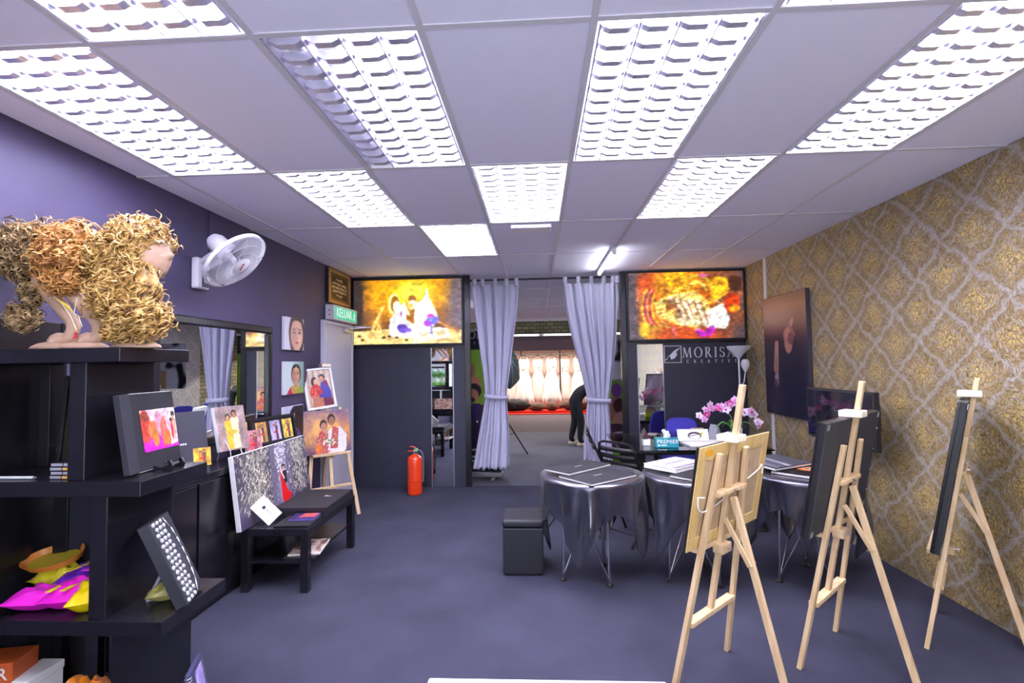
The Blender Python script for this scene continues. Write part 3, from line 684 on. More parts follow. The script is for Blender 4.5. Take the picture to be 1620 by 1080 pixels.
def sidehair():
    p = Pic(60,60,(.78,.80,.90)); p.poly([(.28,0),(.30,.75),(.5,1),(1,1),(1,0)],(.10,.09,.14)); p.ell(.55,.58,.32,.42,(.08,.06,.09))
    p.ell(.52,.48,.19,.30,(.86,.66,.56)); p.poly([(.5,.2),(.7,.3),(.9,.0),(.4,0)],(.30,.25,.5)); p.ell(.66,.62,.14,.34,(.07,.05,.08))
    for x in (.44,.58): p.ell(x,.54,.05,.022,(.06,.04,.05)); p.ell(x,.60,.06,.012,(.1,.07,.06))
    p.ell(.49,.34,.05,.022,(.65,.25,.25)); p.ell(.47,.44,.025,.035,(.75,.55,.46)); p.line((.36,.3),(.34,.18),.02,(.8,.75,.6)); return p
for z,lab,pc in ((1.888,'square print of a face with closed eyes, top of three beside the mirror',closeup()),(1.46,'square print of a woman in jewellery, middle of three beside the mirror',jewelry()),(1.03,'square print of a dark haired woman, lowest of three beside the mirror',sidehair())):
    canvas('portrait_print',lab,'picture',LW(4.74,z,.035),.38,.315,.03,pc,PAPER,group='square portrait prints')
mr = thing('wall_mirror','large mirror in a wide black frame on the violet wall','mirror',(XL,0,0)); b = MB(); y0, y1, z0, z1, f = 2.95, 4.335, 1.0, 1.925, .062
for a in ((y0,y1,z1-f,z1),(y0,y1,z0,z0+f),(y0,y0+f,z0+f,z1-f),(y1-f,y1,z0+f,z1-f)): b.box(0,.04,a[0],a[1],a[2],a[3],.012)
b.build('frame', BLACKWOOD, mr); MB().box(.004,.014,y0+f*.7,y1-f*.7,z0+f*.7,z1-f*.7).build('glass', MIRROR, mr)
bp_ = thing('wall_board','black board on the violet wall behind the wig heads','board',(XL,2.02,.9)); MB().box(.001,.03,0,.34,-.8,.90,.004).build('board_panel', BLACKWOOD, bp_); MB().box(.001,.036,-.03,0,-.8,.90,.004).box(.001,.036,.34,.37,-.8,.90,.004).build('edge_trim', BLACKWOOD, bp_)
tag(MB().box(XL,XL+.014,3.50,3.525,2.36,ZC,.002).build('cable_conduit', WALLPAINT),'violet painted cable conduit running from the fan to the ceiling','conduit')
# wall fan
FAN = mat('fan_white',(.80,.79,.84),.35)
fn = thing('wall_fan','white wall fan tilted down, mounted on the violet wall','fan',(XL,3.385,2.24))
MB().box(0,.05,-.065,.065,-.115,.105,.012).build('wall_bracket', FAN, fn)
MB().box(.048,.056,-.02,.05,-.10,.02,.003).build('control_panel', mat('dark_violet_panel',(.06,.05,.10),.4), fn)
MB().lathe([(.024,0),(.026,.012),(.02,.018)],16,(.055,.015,-.05),Ry(PI/2)).build('control_knob', FAN, fn, True)
ax = Vector((.74,.02,-.72)).normalized(); ctr = W(372,412,X=XL+.33)-Vector((XL,3.385,2.24)); q = ax.to_track_quat('Z','Y').to_matrix().to_4x4()
mot = ctr-ax*.13
MB().bar((.03,.0,.07),tuple(mot-ax*.02+Vector((0,0,-.03))),.05,.035,(0,0,1),.008).build('arm', FAN, fn)
MB().tube(sm([(.02,.05,.09),(.05,.06,.14),(.10,.05,.13),(.13,.03,.08)]),.005,6).build('cable', BLACK, fn, True)
MB().lathe([(.0,-.17),(.045,-.165),(.064,-.13),(.07,-.04),(.064,.02),(.03,.05)],24,ctr-ax*.06,q).build('motor_housing', FAN, fn, True)
def ring(r,z,th,n=48): return [tuple(ctr+(q @ Vector((r*math.cos(a),r*math.sin(a),z)))) for a in np.linspace(0,2*PI,n)]
RF = .225
MB().lathe([(RF-.004,-.012),(RF+.008,-.012),(RF+.008,.014),(RF-.004,.014),(RF-.004,-.012)],48,ctr,q,cap=False).build('rim', FAN, fn, True)
WIRE = mat('fan_wire',(.80,.79,.85),.4)
b = MB()
for k in range(96):
    a = k*2*PI/96
    pts = [(.07,.062),(.12,.060),(.18,.045),(.215,.022),(RF,.004)]; b.tube([ctr+q @ Vector((r*math.cos(a),r*math.sin(a),z)) for r,z in pts],.0012,3,False)
    pts = [(.06,-.052),(.14,-.05),(.20,-.03),(RF,.0)]; b.tube([ctr+q @ Vector((r*math.cos(a),r*math.sin(a),z)) for r,z in pts],.0012,3,False)
for r,z in ((.12,.060),(.175,.047)): b.tube(ring(r,z,0),.0013,4,False)
b.build('guard_wires', WIRE, fn)['kind'] = 'stuff'
MB().lathe([(0,.066),(.06,.064),(.072,.058),(.06,.052)],28,ctr,q).build('badge', FAN, fn, True)
rd = MB(); [rd.box(-.03+.022*k,-.014+.022*k,-.006,.006,.0665,.068,0,T(*ctr) @ q @ Rz(-1.2)) for k in range(3)]; rd.build('badge_mark', mat('red_ink',(.6,.02,.03),.5), fn)
for k in range(3):
    P = []
    for i in range(8):
        r = .03+.165*i/7; row = []
        for j in range(6):
            a = k*2*PI/3+(j/5-.5)*(1.25-.35*i/7)+.25*i/7; row.append(ctr+q @ Vector((r*math.cos(a),r*math.sin(a),.018-.055*(j/5-.5)*-1)))
        P.append(row)
    MB().grid(P).build('blade', mat('fan_blade',(.16,.15,.20),.35,trans=0), fn, 'all', .002)
MB().lathe([(.028,-.03),(.03,.02),(.02,.03)],16,ctr,q).build('hub', FAN, fn, True)
# ------------------------------------------------------------------ stepped display shelf in the left foreground
ds = thing('display_shelf','tall stepped black display shelf in the left foreground','shelf unit',(XL+.01,1.95,0))
def dsb(name,x0,x1,y0,y1,z0,z1,bev=.003): return MB().box(x0-XL-.01,x1-XL-.01,y0-1.95,y1-1.95,z0,z1,bev).build(name,BLACKWOOD,ds)
for z0,z1,x1 in ((1.592,1.652,-1.710),(1.044,1.106,-1.612),(.493,.552,-1.514),(.0,.06,-1.30)): dsb('shelf_board',XL+.01,x1,1.95,2.358,z0,z1)
for x0,x1,z0,z1 in ((-1.94,-1.866,1.106,1.592),(-1.836,-1.763,.552,1.044),(-1.735,-1.662,.06,.493)):
    dsb('upright',x0,x1,1.965,2.33,z0,z1)
    dsb('upright',x0-.46 if x0-.46 > XL+.02 else XL+.012,x1-.46,2.26,2.33,z0,z1)
# ---- mannequin heads with curly wigs
def curls(blobs, seed, strand=.0052, keep=None):
    """blobs: (centre, rx, ry, rz, count, length, curl radius, droop)"""
    r = np.random.default_rng(seed); V = []; F = []; nv = 0
    keep = np.array(keep) if keep is not None else None
    for c,rx,ry,rz,n,ln,cr,dr_ in blobs:
        c = np.array(c)
        for k in range(n):
            d = r.normal(size=3); d /= np.linalg.norm(d); p = c+d*np.array([rx,ry,rz])*r.uniform(.86,1.04)
            if keep is not None:
                e_ = p-keep
                if e_[0] > .035 and -.13 < e_[2] < .02: continue
            t = np.array([0,0,-1.])*dr_+r.normal(size=3)*.55; t -= d*np.dot(t,d)*.75; t /= np.linalg.norm(t)+1e-6
            a = np.cross(t,d); a /= np.linalg.norm(a)+1e-6; b_ = np.cross(t,a)
            m = 13; turns = r.uniform(1.0,2.2); L = ln*r.uniform(.6,1.25); R_ = cr*r.uniform(.7,1.6); ph = r.uniform(0,6.3); q = np.linspace(0,1,m)
            ang = q*turns*2*PI+ph; env = (.35+.65*q)[:,None]
            P = p+t*(q*L)[:,None]+(a*np.cos(ang)[:,None]+b_*np.sin(ang)[:,None])*R_*env - d*(q*q*L*.22)[:,None]
            tg = np.gradient(P,axis=0); tg /= np.linalg.norm(tg,axis=1)[:,None]+1e-9
            nn = np.cross(tg,d+.01); nn /= np.linalg.norm(nn,axis=1)[:,None]+1e-9; bb = np.cross(tg,nn)
            sr = strand*r.uniform(.6,1.3)*np.linspace(1.2,.5,m)[:,None]
            ring = np.stack([P+(nn*math.cos(x)+bb*math.sin(x)*.55)*sr for x in (0,PI/2,PI,3*PI/2)],1)
            V.append(ring.reshape(-1,3)); i = np.arange(m-1)
            for j in range(4):
                j2 = (j+1)%4; F.append(np.stack([nv+i*4+j,nv+i*4+j2,nv+(i+1)*4+j2,nv+(i+1)*4+j],1))
            nv += m*4
    return np.concatenate(V), np.concatenate(F)
def raw_mesh(name, V, F, m, parent, smooth=True):
    me = bpy.data.meshes.new(name); me.vertices.add(len(V)); me.vertices.foreach_set('co',np.ascontiguousarray(V).ravel())
    me.loops.add(F.size); me.loops.foreach_set('vertex_index',np.ascontiguousarray(F).ravel()); me.polygons.add(len(F)); me.polygons.foreach_set('loop_start',np.arange(0,F.size,F.shape[1]))
    me.update(calc_edges=True); me.materials.append(m)
    if smooth: me.polygons.foreach_set('use_smooth',[True]*len(F))
    o = bpy.data.objects.new(name,me); C.objects.link(o); o.parent = parent; return o
def hair_mat(name,dark,mid,light):
    m = mat(name,mid,.38,spec=.6); nt = m.node_tree; b_ = nt.nodes['Principled BSDF']; tc = next(n for n in nt.nodes if n.type=='TEX_COORD')
    n = nt.nodes.new('ShaderNodeTexNoise'); n.inputs['Scale'].default_value = 30; n.inputs['Detail'].default_value = 3; nt.links.new(tc.outputs['Object'],n.inputs['Vector'])
    r = nt.nodes.new('ShaderNodeValToRGB'); r.color_ramp.elements[0].position = .32; r.color_ramp.elements[1].position = .68
    r.color_ramp.elements[0].color = (*dark,1); r.color_ramp.elements[1].color = (*light,1); e = r.color_ramp.elements.new(.5); e.color = (*mid,1)
    nt.links.new(n.outputs['Fac'],r.inputs['Fac']); nt.links.new(r.outputs['Color'],b_.inputs['Base Color']); return m
HY = 2.08
def P3(x,y,dy=0): v = W(x,y,Y=HY+dy); return v
def mannequin(label, base, neck, head, hm, blobs, group, seed, tilt=0.0, face=False):
    o = P3(*base); o.z = 1.654; t = thing('wig_mannequin',label,'mannequin head',tuple(o),0,group); b = MB()
    # shoulder plate
    b.lathe([(.0,.034),(.035,.033),(.07,.026),(.095,.013),(.105,.0)],28,(0,0,0),Matrix.Diagonal((1.05,.62,1,1)))
    pts = [P3(*p)-o for p in neck]; pts[0].z = .0; pts.insert(1,Vector((pts[0].x,pts[0].y,.04)))
    sm = [];  n = len(pts)
    for i in range(n-1):
        p0,p1,p2,p3 = pts[max(0,i-1)],pts[i],pts[i+1],pts[min(n-1,i+2)]
        for s_ in np.linspace(0,1,6,endpoint=False): sm.append(.5*((2*p1)+(p2-p0)*s_+(2*p0-5*p1+4*p2-p3)*s_**2+(3*p1-p0-3*p2+p3)*s_**3))
    sm.append(pts[-1]); k = len(sm); rs = [.046-.021*min(1,i/(k*.28))+(.012*max(0,(i/k-.55))/.45) for i in range(k)]
    b.tube(sm,rs,16)
    h = P3(*head)-o
    # head with a facial profile, looking along +x
    r = bmesh.ops.create_uvsphere(b.bm,u_segments=36,v_segments=30,radius=1)
    for v in r['verts']:
        x,y,z = v.co; X = x*.092; Y_ = y*.072; Z = z*.118
        if x < 0: X *= 1.05
        Z -= .0; f = max(0,x)**2; zz = z
        nose = math.exp(-((zz+.05)/.10)**2)*math.exp(-(y/.16)**2)*.024+math.exp(-((zz-.08)/.16)**2)*math.exp(-(y/.12)**2)*.008
        lips = (math.exp(-((zz+.30)/.045)**2)+math.exp(-((zz+.40)/.05)**2)*.9)*math.exp(-(y/.25)**2)*.009
        chin = math.exp(-((zz+.66)/.14)**2)*math.exp(-(y/.35)**2)*.016
        eye = -math.exp(-((zz-.10)/.09)**2)*math.exp(-((abs(y)-.36)/.16)**2)*.010
        jaw = 1-.28*max(0,-zz-.25)
        v.co = Vector((X+f*(nose+lips+chin+eye), Y_*jaw, Z))
        v.co = (Ry(tilt) @ v.co)+h
    b.build('bust', SKIN, t, 'all')
    wg = []
    for (x,y,dy,rx,ry,rz,n_,ln,cr,dr_) in blobs:
        c_ = P3(x,y,dy)-o; wg.append((tuple(c_),rx,ry,rz,n_,ln,cr,dr_))
    core = MB()
    for c_,rx,ry,rz,*_ in wg: core.ball(c_,rx*.93,ry*.93,rz*.93,18)
    hb = core.build('wig', hm, t, 'all')
    V,F = curls(wg,seed,keep=h if face else None); cu = raw_mesh('curl', V, F, hm, hb); cu['kind'] = 'stuff'
    return t,h
HM1 = hair_mat('ash_blonde_hair',(.07,.036,.012),(.30,.185,.075),(.66,.47,.23))
HM2 = hair_mat('copper_blonde_hair',(.20,.065,.01),(.56,.25,.06),(.85,.50,.18))
HM3 = hair_mat('golden_blonde_hair',(.13,.05,.01),(.56,.32,.085),(.90,.64,.26))
G = 'wig mannequin heads on the top shelf'
m1,_ = mannequin('mannequin head at the left end with ash blonde wig and hanging ponytail',(88,546),[(92,546),(108,535),(116,515),(100,490),(78,462),(60,430)],(48,402),HM1,
  [(46,398,0,.118,.10,.130,420,.075,.016,.6),(40,392,0,.095,.10,.095,330,.075,.016,.6),(72,372,.0,.06,.07,.045,110,.07,.012,.3),(52,458,0,.032,.035,.05,130,.06,.012,1.2),(38,498,0,.055,.05,.05,180,.05,.014,.8)],G,1)
m2,_ = mannequin('mannequin head in the middle with short copper blonde wig',(133,546),[(138,546),(152,536),(156,515),(140,492),(118,468),(104,440)],(102,405),HM2,
  [(102,405,0,.112,.10,.135,400,.07,.016,.6),(108,402,-.03,.092,.10,.105,420,.07,.015,.7),(98,440,-.05,.075,.06,.055,200,.055,.014,.8),(120,372,-.02,.075,.07,.05,130,.07,.013,.3)],G,2)
m3,h3 = mannequin('mannequin head in profile with long golden curly wig and pearl headband',(215,546),[(222,546),(240,530),(246,508),(240,480),(232,455),(230,425)],(236,404),HM3,
  [(241,378,0,.064,.082,.046,260,.06,.010,.3),(221,391,0,.100,.098,.120,460,.07,.013,.5),(218,372,0,.112,.092,.082,340,.075,.012,.35),(178,405,0,.088,.09,.115,330,.08,.016,.8),(185,460,-.02,.105,.09,.115,420,.085,.016,1.0),(222,455,-.055,.085,.05,.125,330,.09,.015,1.1),(222,498,-.03,.115,.085,.085,420,.075,.016,1.0),(196,522,-.02,.075,.07,.05,180,.05,.013,.9)],G,3,face=True)
b = MB(); o3 = Vector(m3.location)
for k in range(26):
    q_ = k/25; p_ = P3(206+56*q_,366+16*q_-4*math.sin(q_*PI)*-1,-.078+.05*q_*q_)-o3; b.ball(p_,.0035,n=6)
for k in range(14):
    q_ = k/13; p_ = P3(238+25*q_,381+6*math.sin(q_*PI)-2*q_,-.06+.05*q_)-o3; b.ball(p_,.0028,n=6)
b.build('pearl_headband', mat('pearl',(.9,.88,.86),.25), m3, 'all')
ln = thing('hair_ornament','yellow ribbon with a red tassel hung round the left mannequin neck','ornament',tuple(P3(118,500,-.06)))
o = P3(118,500,-.06); rp = lambda *a: [P3(x,y,-.06)-o for x,y in a]
MB().tube(rp((85,468),(98,480),(112,500),(121,522),(130,516),(124,500),(117,495),(122,470)),.0022,6).build('cord', mat('cream_cord',(.80,.70,.45),.6), ln, True)
MB().prism([(-.09,.085),(-.03,.05),(-.012,.022),(-.05,.052)],-.003,.003).build('ribbon', mat('yellow_ribbon',(.85,.55,.06),.5), ln)
MB().lathe([(.002,.0),(.006,-.006),(.004,-.012),(.009,-.028),(.0,-.028)],10,P3(120,525,-.06)-o).build('tassel', mat('red_tassel',(.6,.03,.06),.7), ln, True)
# ---- things on the middle shelf
def album_pic():
    p = Pic(70,56,(.86,.62,.70)); p.grad([(0,(.80,.10,.72)),(.3,(.90,.25,.62)),(.5,(.90,.65,.72)),(1,(.93,.80,.84))])
    p.ell(.1,.62,.16,.4,(.80,.28,.22)); p.ell(.12,.85,.1,.12,(.55,.25,.2)); p.ell(.32,.5,.14,.22,(.88,.45,.28)); p.ell(.36,.3,.08,.22,(.90,.55,.22)); p.ell(.5,.65,.1,.3,(.82,.55,.62)); p.ell(.62,.45,.1,.35,(.86,.42,.35))
    p.poly([(.55,.05),(.88,.1),(.9,.4),(.6,.4)],(.92,.45,.22)); p.poly([(.78,.05),(1,.1),(1,1),(.82,1)],(.92,.86,.82)); p.ell(.93,.82,.055,.08,(.15,.1,.1)); p.ell(.85,.68,.04,.06,(.15,.1,.1)); p.ell(.93,.5,.05,.3,(.80,.62,.5)); p.ell(.86,.42,.04,.24,(.85,.2,.3)); p.noise(18,.28,None,3); return p
LEAN = lambda a: Rx(-a)
al = thing('photo_album','black album with a pink photo cover standing on the middle shelf','album'); al.matrix_world = T(-1.745,2.175,1.285) @ Rz(PI/2+.06) @ LEAN(.16)
MB().box(-.165,.165,0,.024,-.17,.17,.003).build('cover', CARDBLACK, al); MB().box(-.168,-.112,-.003,.027,-.171,.171,.004).build('spine', mat('grey_spine_cloth',(.022,.022,.034),.7,bump=.3,bscale=300), al)
MB().box(-.1,.160,.004,.020,-.1725,.1725).build('page_block', PAGES, al); print_panel('cover_photo',album_pic(),.225,.185,PRINT,al,T(.045,-.0015,.0))
st = thing('book_stand','small black folding book stand under the pink photo album','stand',(-1.70,2.19,1.108))
for s_ in (-1,1):
    pr_ = MB(); pr_.prism([(-.05,0),(.065,0),(.072,.022),(.058,.045),(.045,.042),(.05,.02),(.02,.012),(-.02,.02),(-.075,.15),(-.085,.145)],s_*.035-.006,s_*.035+.006); pr_.build('stand_leg', BLACKWOOD, st)
MB().tube([(0,-.04,.014),(0,.04,.014)],.004,8).build('hinge_pin', BLACKMETAL, st, True)
CDB = mat('clear_black_case',(.03,.03,.04),.15); ORG = mat('orange_label',(.75,.38,.08),.5); SIL = mat('silver_label',(.55,.55,.62),.3,.5)
for k in range(4):
    t = thing('disc_case',['disc case at the bottom of the small stack on the middle shelf','disc case second from the bottom of the small stack','disc case third from the bottom of the small stack','disc case on top of the small stack on the middle shelf'][k],'disc case',(-1.965+.004*(k%2),2.06,1.107+k*.0175),.02*(k-1),'stack of disc cases')
    MB().box(-.075,.075,-.07,.07,0,.0165,.0015).build('case', CDB, t); MB().box(-.02,.073,-.0712,-.0695,.003,.0135).build('spine_label', ORG if k%2==0 else SIL, t); MB().box(-.073,-.025,-.0712,-.0695,.003,.0135).build('title_strip', SIL, t)
t = thing('metal_easel','slim steel tabletop easel behind the disc cases','stand',(-2.035,2.10,1.107))
MB().tube([(-.03,-.02,0),(.042,.0,.27)],.006,6).build('leg', WHITEMETAL, t, True); MB().tube([(.085,.06,0),(.045,.012,.27)],.005,6).build('leg', STEEL, t, True); MB().tube([(.04,.09,0),(.044,.012,.265)],.004,6).build('rear_leg', STEEL, t, True)
t = thing('box_file','pale lilac box standing behind the disc cases','box',(-2.245,2.30,1.107)); MB().box(-.05,.085,-.03,.03,0,.085,.003).build('box_body', mat('lilac_card',(.34,.32,.45),.6), t); MB().box(-.052,.087,-.032,.032,.06,.087,.003).build('lid', mat('lilac_card',(.34,.32,.45)), t)
t = canvas('framed_print','dark brown framed panel leaning at the back of the middle shelf','framed picture',T(-2.12,2.27,1.325) @ LEAN(.1),.30,.42,.02,Pic(8,8,(.16,.13,.10)).noise(4,.2),BLACK,BLACKWOOD,.02)
t = thing('pen','white pen lying at the left end of the middle shelf','pen',(-2.18,2.0,1.113)); MB().tube([(-.09,0,0),(.06,.0,0)],.006,8).build('barrel', WHITE, t, True); MB().tube([(.06,0,0),(.075,0,0)],[.006,.001],8).build('tip', STEEL, t, True)
# a bright print facing the back, seen in the mirror strip
g = Pic(40,40,(.35,.62,.25)).grad([(0,(.35,.65,.2)),(.35,(.8,.85,.8)),(.6,(.25,.5,.2)),(1,(.85,.9,.92))]).noise(9,.4)
canvas('photo_print','green landscape print facing the studio, seen in the mirror strip','picture',T(-2.1,2.345,1.32) @ Rz(PI),.30,.36,.012,g,BLACK)
g = Pic(40,30,(.8,.7,.62)).noise(14,.6,(.45,.1,.08),3,.5)
canvas('photo_print','flower print facing the studio on the lower shelf, seen in mirror','picture',T(-2.0,2.345,.75) @ Rz(PI),.40,.22,.012,g,BLACK)
# ---- things on the third shelf
def packet(name,label,cx,cy,cz,wx,wy,hz,col,seed,rot=0,mtl=None,group=None,cat='packet',trim=None):
    t = thing(name,label,cat,(cx,cy,cz),rot,group); r = random.Random(seed); b = MB(); N = 14; P = [[],[]]
    for side in (1,0):
        G_ = []
        for i in range(N+1):
            row = []
            for j in range(N+1):
                u = i/N*2-1; v = j/N*2-1; e = (1-abs(u)**3)*(1-abs(v)**3)
                z = hz*.5+(hz*.5 if side else -hz*.5)*e+side*min(hz*.4,.03)*e*mnoise.noise((u*2.5+seed,v*2.5,seed*1.7))
                row.append((u*wx/2*(1+.06*mnoise.noise((v*2,seed,0))),v*wy/2*(1+.06*mnoise.noise((u*2,seed,5))),max(0,z)))
            G_.append(row)
        b.grid(G_)
    b.build('wrapper', mtl or mat('wrap_%d'%seed,col,.3,coat=.4), t, True)
    if trim:
        for k,tc_ in enumerate(trim):
            MB().prism([(-wx*.30+k*wx*.26,-wy*.5),(-wx*.20+k*wx*.26,-wy*.5),(-wx*.05+k*wx*.26,wy*.46),(-wx*.15+k*wx*.26,wy*.46)],0,.004,T(0,0,hz*.97) @ Rx(-PI/2) @ T(0,-.002,0)).build('printed_band', mat('band_%s'%k+str(seed),tc_,.4), t)
    return t
packet('fabric_packet','magenta wrapped packet with yellow bands on the lower shelf',-2.0,2.075,.553,.20,.16,.10,(.78,.01,.55),21,.25,trim=((.85,.72,.02),(.85,.72,.02)))
packet('fabric_packet','folded yellow packet at the right of the magenta one',-1.905,2.045,.553,.13,.15,.105,(.80,.60,.0),22,.5)
packet('fabric_packet','magenta packet at the far left of the lower shelf',-2.14,2.06,.553,.22,.16,.085,(.85,.02,.62),23,.1)
packet('fabric_packet','deep purple packet lying behind the magenta ones',-2.02,2.20,.553,.30,.14,.13,(.12,.01,.45),24,.15,trim=((.80,.70,.05),(.75,.05,.6)))
packet('fabric_packet','yellow-green packet lying behind at the left of the lower shelf',-2.20,2.22,.553,.22,.14,.12,(.65,.60,.03),25,-.1)
packet('snack_packet','clear bag with a yellow label beside the silver-studded panel',-1.635,2.14,.553,.15,.10,.07,(.2,.2,.22),26,.5,mat('clear_film',(.34,.31,.10),.15,.2),trim=((.62,.55,.06),(.62,.55,.06),(.62,.55,.06)))
t = thing('round_tray','oval orange lacquer tray leaning on the lower shelf','tray'); t.matrix_world = T(-2.24,2.22,.69) @ Rx(.35) @ Ry(-.12) @ Matrix.Scale(.8,4)
MB().lathe([(0,0),(.15,0),(.175,.03),(.18,.03),(.155,-.008),(0,-.008)],36,(0,0,0),Matrix.Diagonal((1,.6,1,1))).build('tray_rim', mat('orange_lacquer',(.70,.25,.04),.25), t, True); MB().lathe([(0,.004),(.145,.004),(0,.0041)],36,(0,0,0),Matrix.Diagonal((1,.6,1,1)),cap=False).build('tray_base', mat('yellow_lacquer',(.62,.46,.04),.25), t)
t = thing('studded_panel','leaning black panel with silver-studded front on the lower shelf','ornament'); t.matrix_world = T(-1.585,2.13,.742) @ Rz(PI/2+.33) @ LEAN(.40)
MB().box(-.10,.10,0,.05,-.19,.19,.004).build('panel_body', mat('satin_black_box',(.02,.02,.032),.4), t)
b = MB(); r_ = random.Random(4)
for i in range(15):
    for j in range(3): b.ball((-.085+j*.035+.012*(i%2),-.004,-.175+i*.025),.011,.008,.011,7)
for i in range(8): b.tube([(.02+.075*math.sin(i/7*PI)**.5*.6,-.003,-.18+i*.05),(.02+.075*math.sin(min(1,(i+1)/7)*PI)**.5*.6 if i<7 else .02,-.003,-.13+i*.05 if i<7 else .18)],.003,5)
b.build('silver_stud', mat('silver_bead',(.80,.80,.88),.2,.7), t, 'all')['kind'] = 'stuff'
t = thing('prop_stick','grey wooden prop behind the studded panel','prop',(-1.70,2.12,.553)); MB().bar((-.01,0,0),(.075,.01,.17),.012,.012).bar((-.01,0,.006),(.1,.02,.006),.012,.01).build('stick', mat('grey_stick',(.25,.25,.30),.5), t)
for k,(x,lab) in enumerate(((-1.94,'silver-edged photo frame back on the lower shelf, under the disc cases'),(-2.16,'silver-edged photo frame back at the far left, under the middle shelf'))):
    t = thing('studded_panel',lab,'ornament',(x,2.28,.553),0,'silver-edged frames'); MB().box(-.09,.09,-.01,.012,0,.47,.003).build('panel_body', mat('satin_black_box',(.02,.02,.032)), t)
    b = MB(); [b.ball((-.08+i*.016,-.012,.462+.006*(i%2)),.007,n=6) for i in range(11)]; b.build('silver_stud', mat('silver_bead',(.8,.8,.88)), t, 'all')['kind'] = 'stuff'
# ---- bottom shelf
packet('fabric_packet','orange packet lying in the bottom shelf, nearer the upright',-1.865,2.05,.061,.10,.14,.205,(.85,.22,.01),31,.1); packet('fabric_packet','orange packet standing in the bottom shelf, left of its twin',-1.965,2.06,.061,.09,.14,.20,(.85,.25,.01),32,-.1)
t = thing('orange_carton','orange carton with white letter at the far left of the bottom shelf','carton',(-2.29,2.06,.061)); MB().box(-.08,.08,-.07,.07,0,.29,.004,Rz(.2)).build('carton_body', mat('orange_carton',(.55,.10,.02),.45), t); text_mesh('letter','R',.07,PAPER,t,T(.055,-.062,.245) @ Rz(.2),.001)
t = thing('white_box','white lidded box beside the orange carton on the bottom shelf','box',(-2.185,2.09,.061)); MB().box(-.05,.05,-.08,.08,0,.21,.004).build('box_body', PAPER, t); MB().box(-.053,.053,-.083,.083,.18,.215,.004).build('lid', PAPER, t)
for k,(x,y,a,lab) in enumerate(((-1.63,2.02,1.95,'spiral notebook leaning beside the lowest upright'),(-1.40,2.03,1.93,'spiral notebook standing at the outer end of the bottom shelf'))):
    t = thing('spiral_notebook',lab,'notebook'); t.matrix_world = T(x,y,.062) @ Rz(a) @ LEAN(.18)
    MB().box(0,.17,0,.018,0,.25,.002).build('cover', mat('navy_cover',(.05,.05,.12),.4), t); b = MB()
    for i in range(19): b.tube([(.004+.010*math.cos(q_),.009+.014*math.sin(q_),.012+i*.0125) for q_ in np.linspace(0,2*PI,7)],.0016,4,False)
    b.build('spiral_wire', STEEL, t)['kind'] = 'stuff'
    print_panel('label',Pic(20,20,(.55,.5,.75)).noise(6,.5,(.9,.85,.9),2,.5),.09,.12,PRINT,t,T(.1,-.001,.17))
# ------------------------------------------------------------------ counter under the mirror
ct = thing('counter','black counter along the violet wall under the mirror','counter',(XL+.003,2.40,0))
MB().box(0,.257,0,2.0,.835,.882,.004).build('worktop', BLACKWOOD, ct)
MB().box(0.01,.235,.02,.60,.0,.833,.003).build('cabinet_body', BLACKWOOD, ct)
for k in range(3): MB().box(.236,.248,.03+k*.65,.03+k*.65+.63,.06,.825,.003).build('door_panel', BLACKWOOD, ct)
MB().box(0.01,.235,.61,1.98,.0,.833,.003).build('cabinet_body', BLACKWOOD, ct)
def wedding(seed, bg, a, b2, sash=(.75,.1,.12)):
    p = Pic(44,64,bg).noise(5,.3,None,seed); person_pic(p,.40,.02,.80,a,(.70,.50,.38),(.10,.07,.06),a,1.2); person_pic(p,.62,.02,.88,b2,(.68,.46,.34),(.06,.05,.05),b2,1.1); p.ell(.5,.4,.18,.05,sash); p.noise(26,.14,None,seed+3); return p
def strut(parent, h, back): MB().bar((0,.012,h*.25),(0,.012+back,-h*.5),.02,.005).build('strut', BLACK, parent)
c1 = canvas('portrait_canvas','gold and white couple canvas on a small stand on the counter','picture',T(-2.245,3.55,1.125) @ Rz(PI/2-.33) @ LEAN(.22),.24,.32,.03,wedding(4,(.55,.47,.46),(.86,.66,.22),(.88,.80,.62),(.85,.6,.2)),PAPER)
t = thing('wire_stand','thin steel stand holding the couple canvas on the counter','stand',(-2.24,3.54,.883))
for s_ in (-.06,.06): MB().tube([(.05+s_*.2,s_,0),(.03,s_,.085),(-.06,s_,.25)],.004,6).build('leg', STEEL, t, True)
MB().tube([(-.055,0,.25),(-.12,.02,0)],.004,6).build('rear_leg', STEEL, t, True)
bf = thing('album_box','dark grey album box leaning on the counter behind the pink album','album box'); bf.matrix_world = T(-2.26,3.03,1.085) @ Rz(PI/2-.5) @ LEAN(.2)
MB().box(-.17,.17,0,.03,-.20,.20,.003).build('box_body', mat('grey_box_cloth',(.028,.027,.045),.55), bf); MB().box(-.1725,.1725,-.004,.012,-.2025,.2025,.002).build('lid', mat('grey_box_cloth',(.028,.027,.045)), bf)
b = MB(); [b.box(-.03+k*.013,-.022+k*.013,-.006,-.004,-.008,.003) for k in range(6)]; b.build('title', LETTER, bf)
t = canvas('small_print','tiny orange photo print on the counter beside the grey album box','picture',T(*W(320,722,X=-2.17)) @ Rz(.9) @ LEAN(.2),.10,.115,.008,wedding(9,(.85,.62,.2),(.9,.5,.15),(.45,.3,.2)),WHITE)
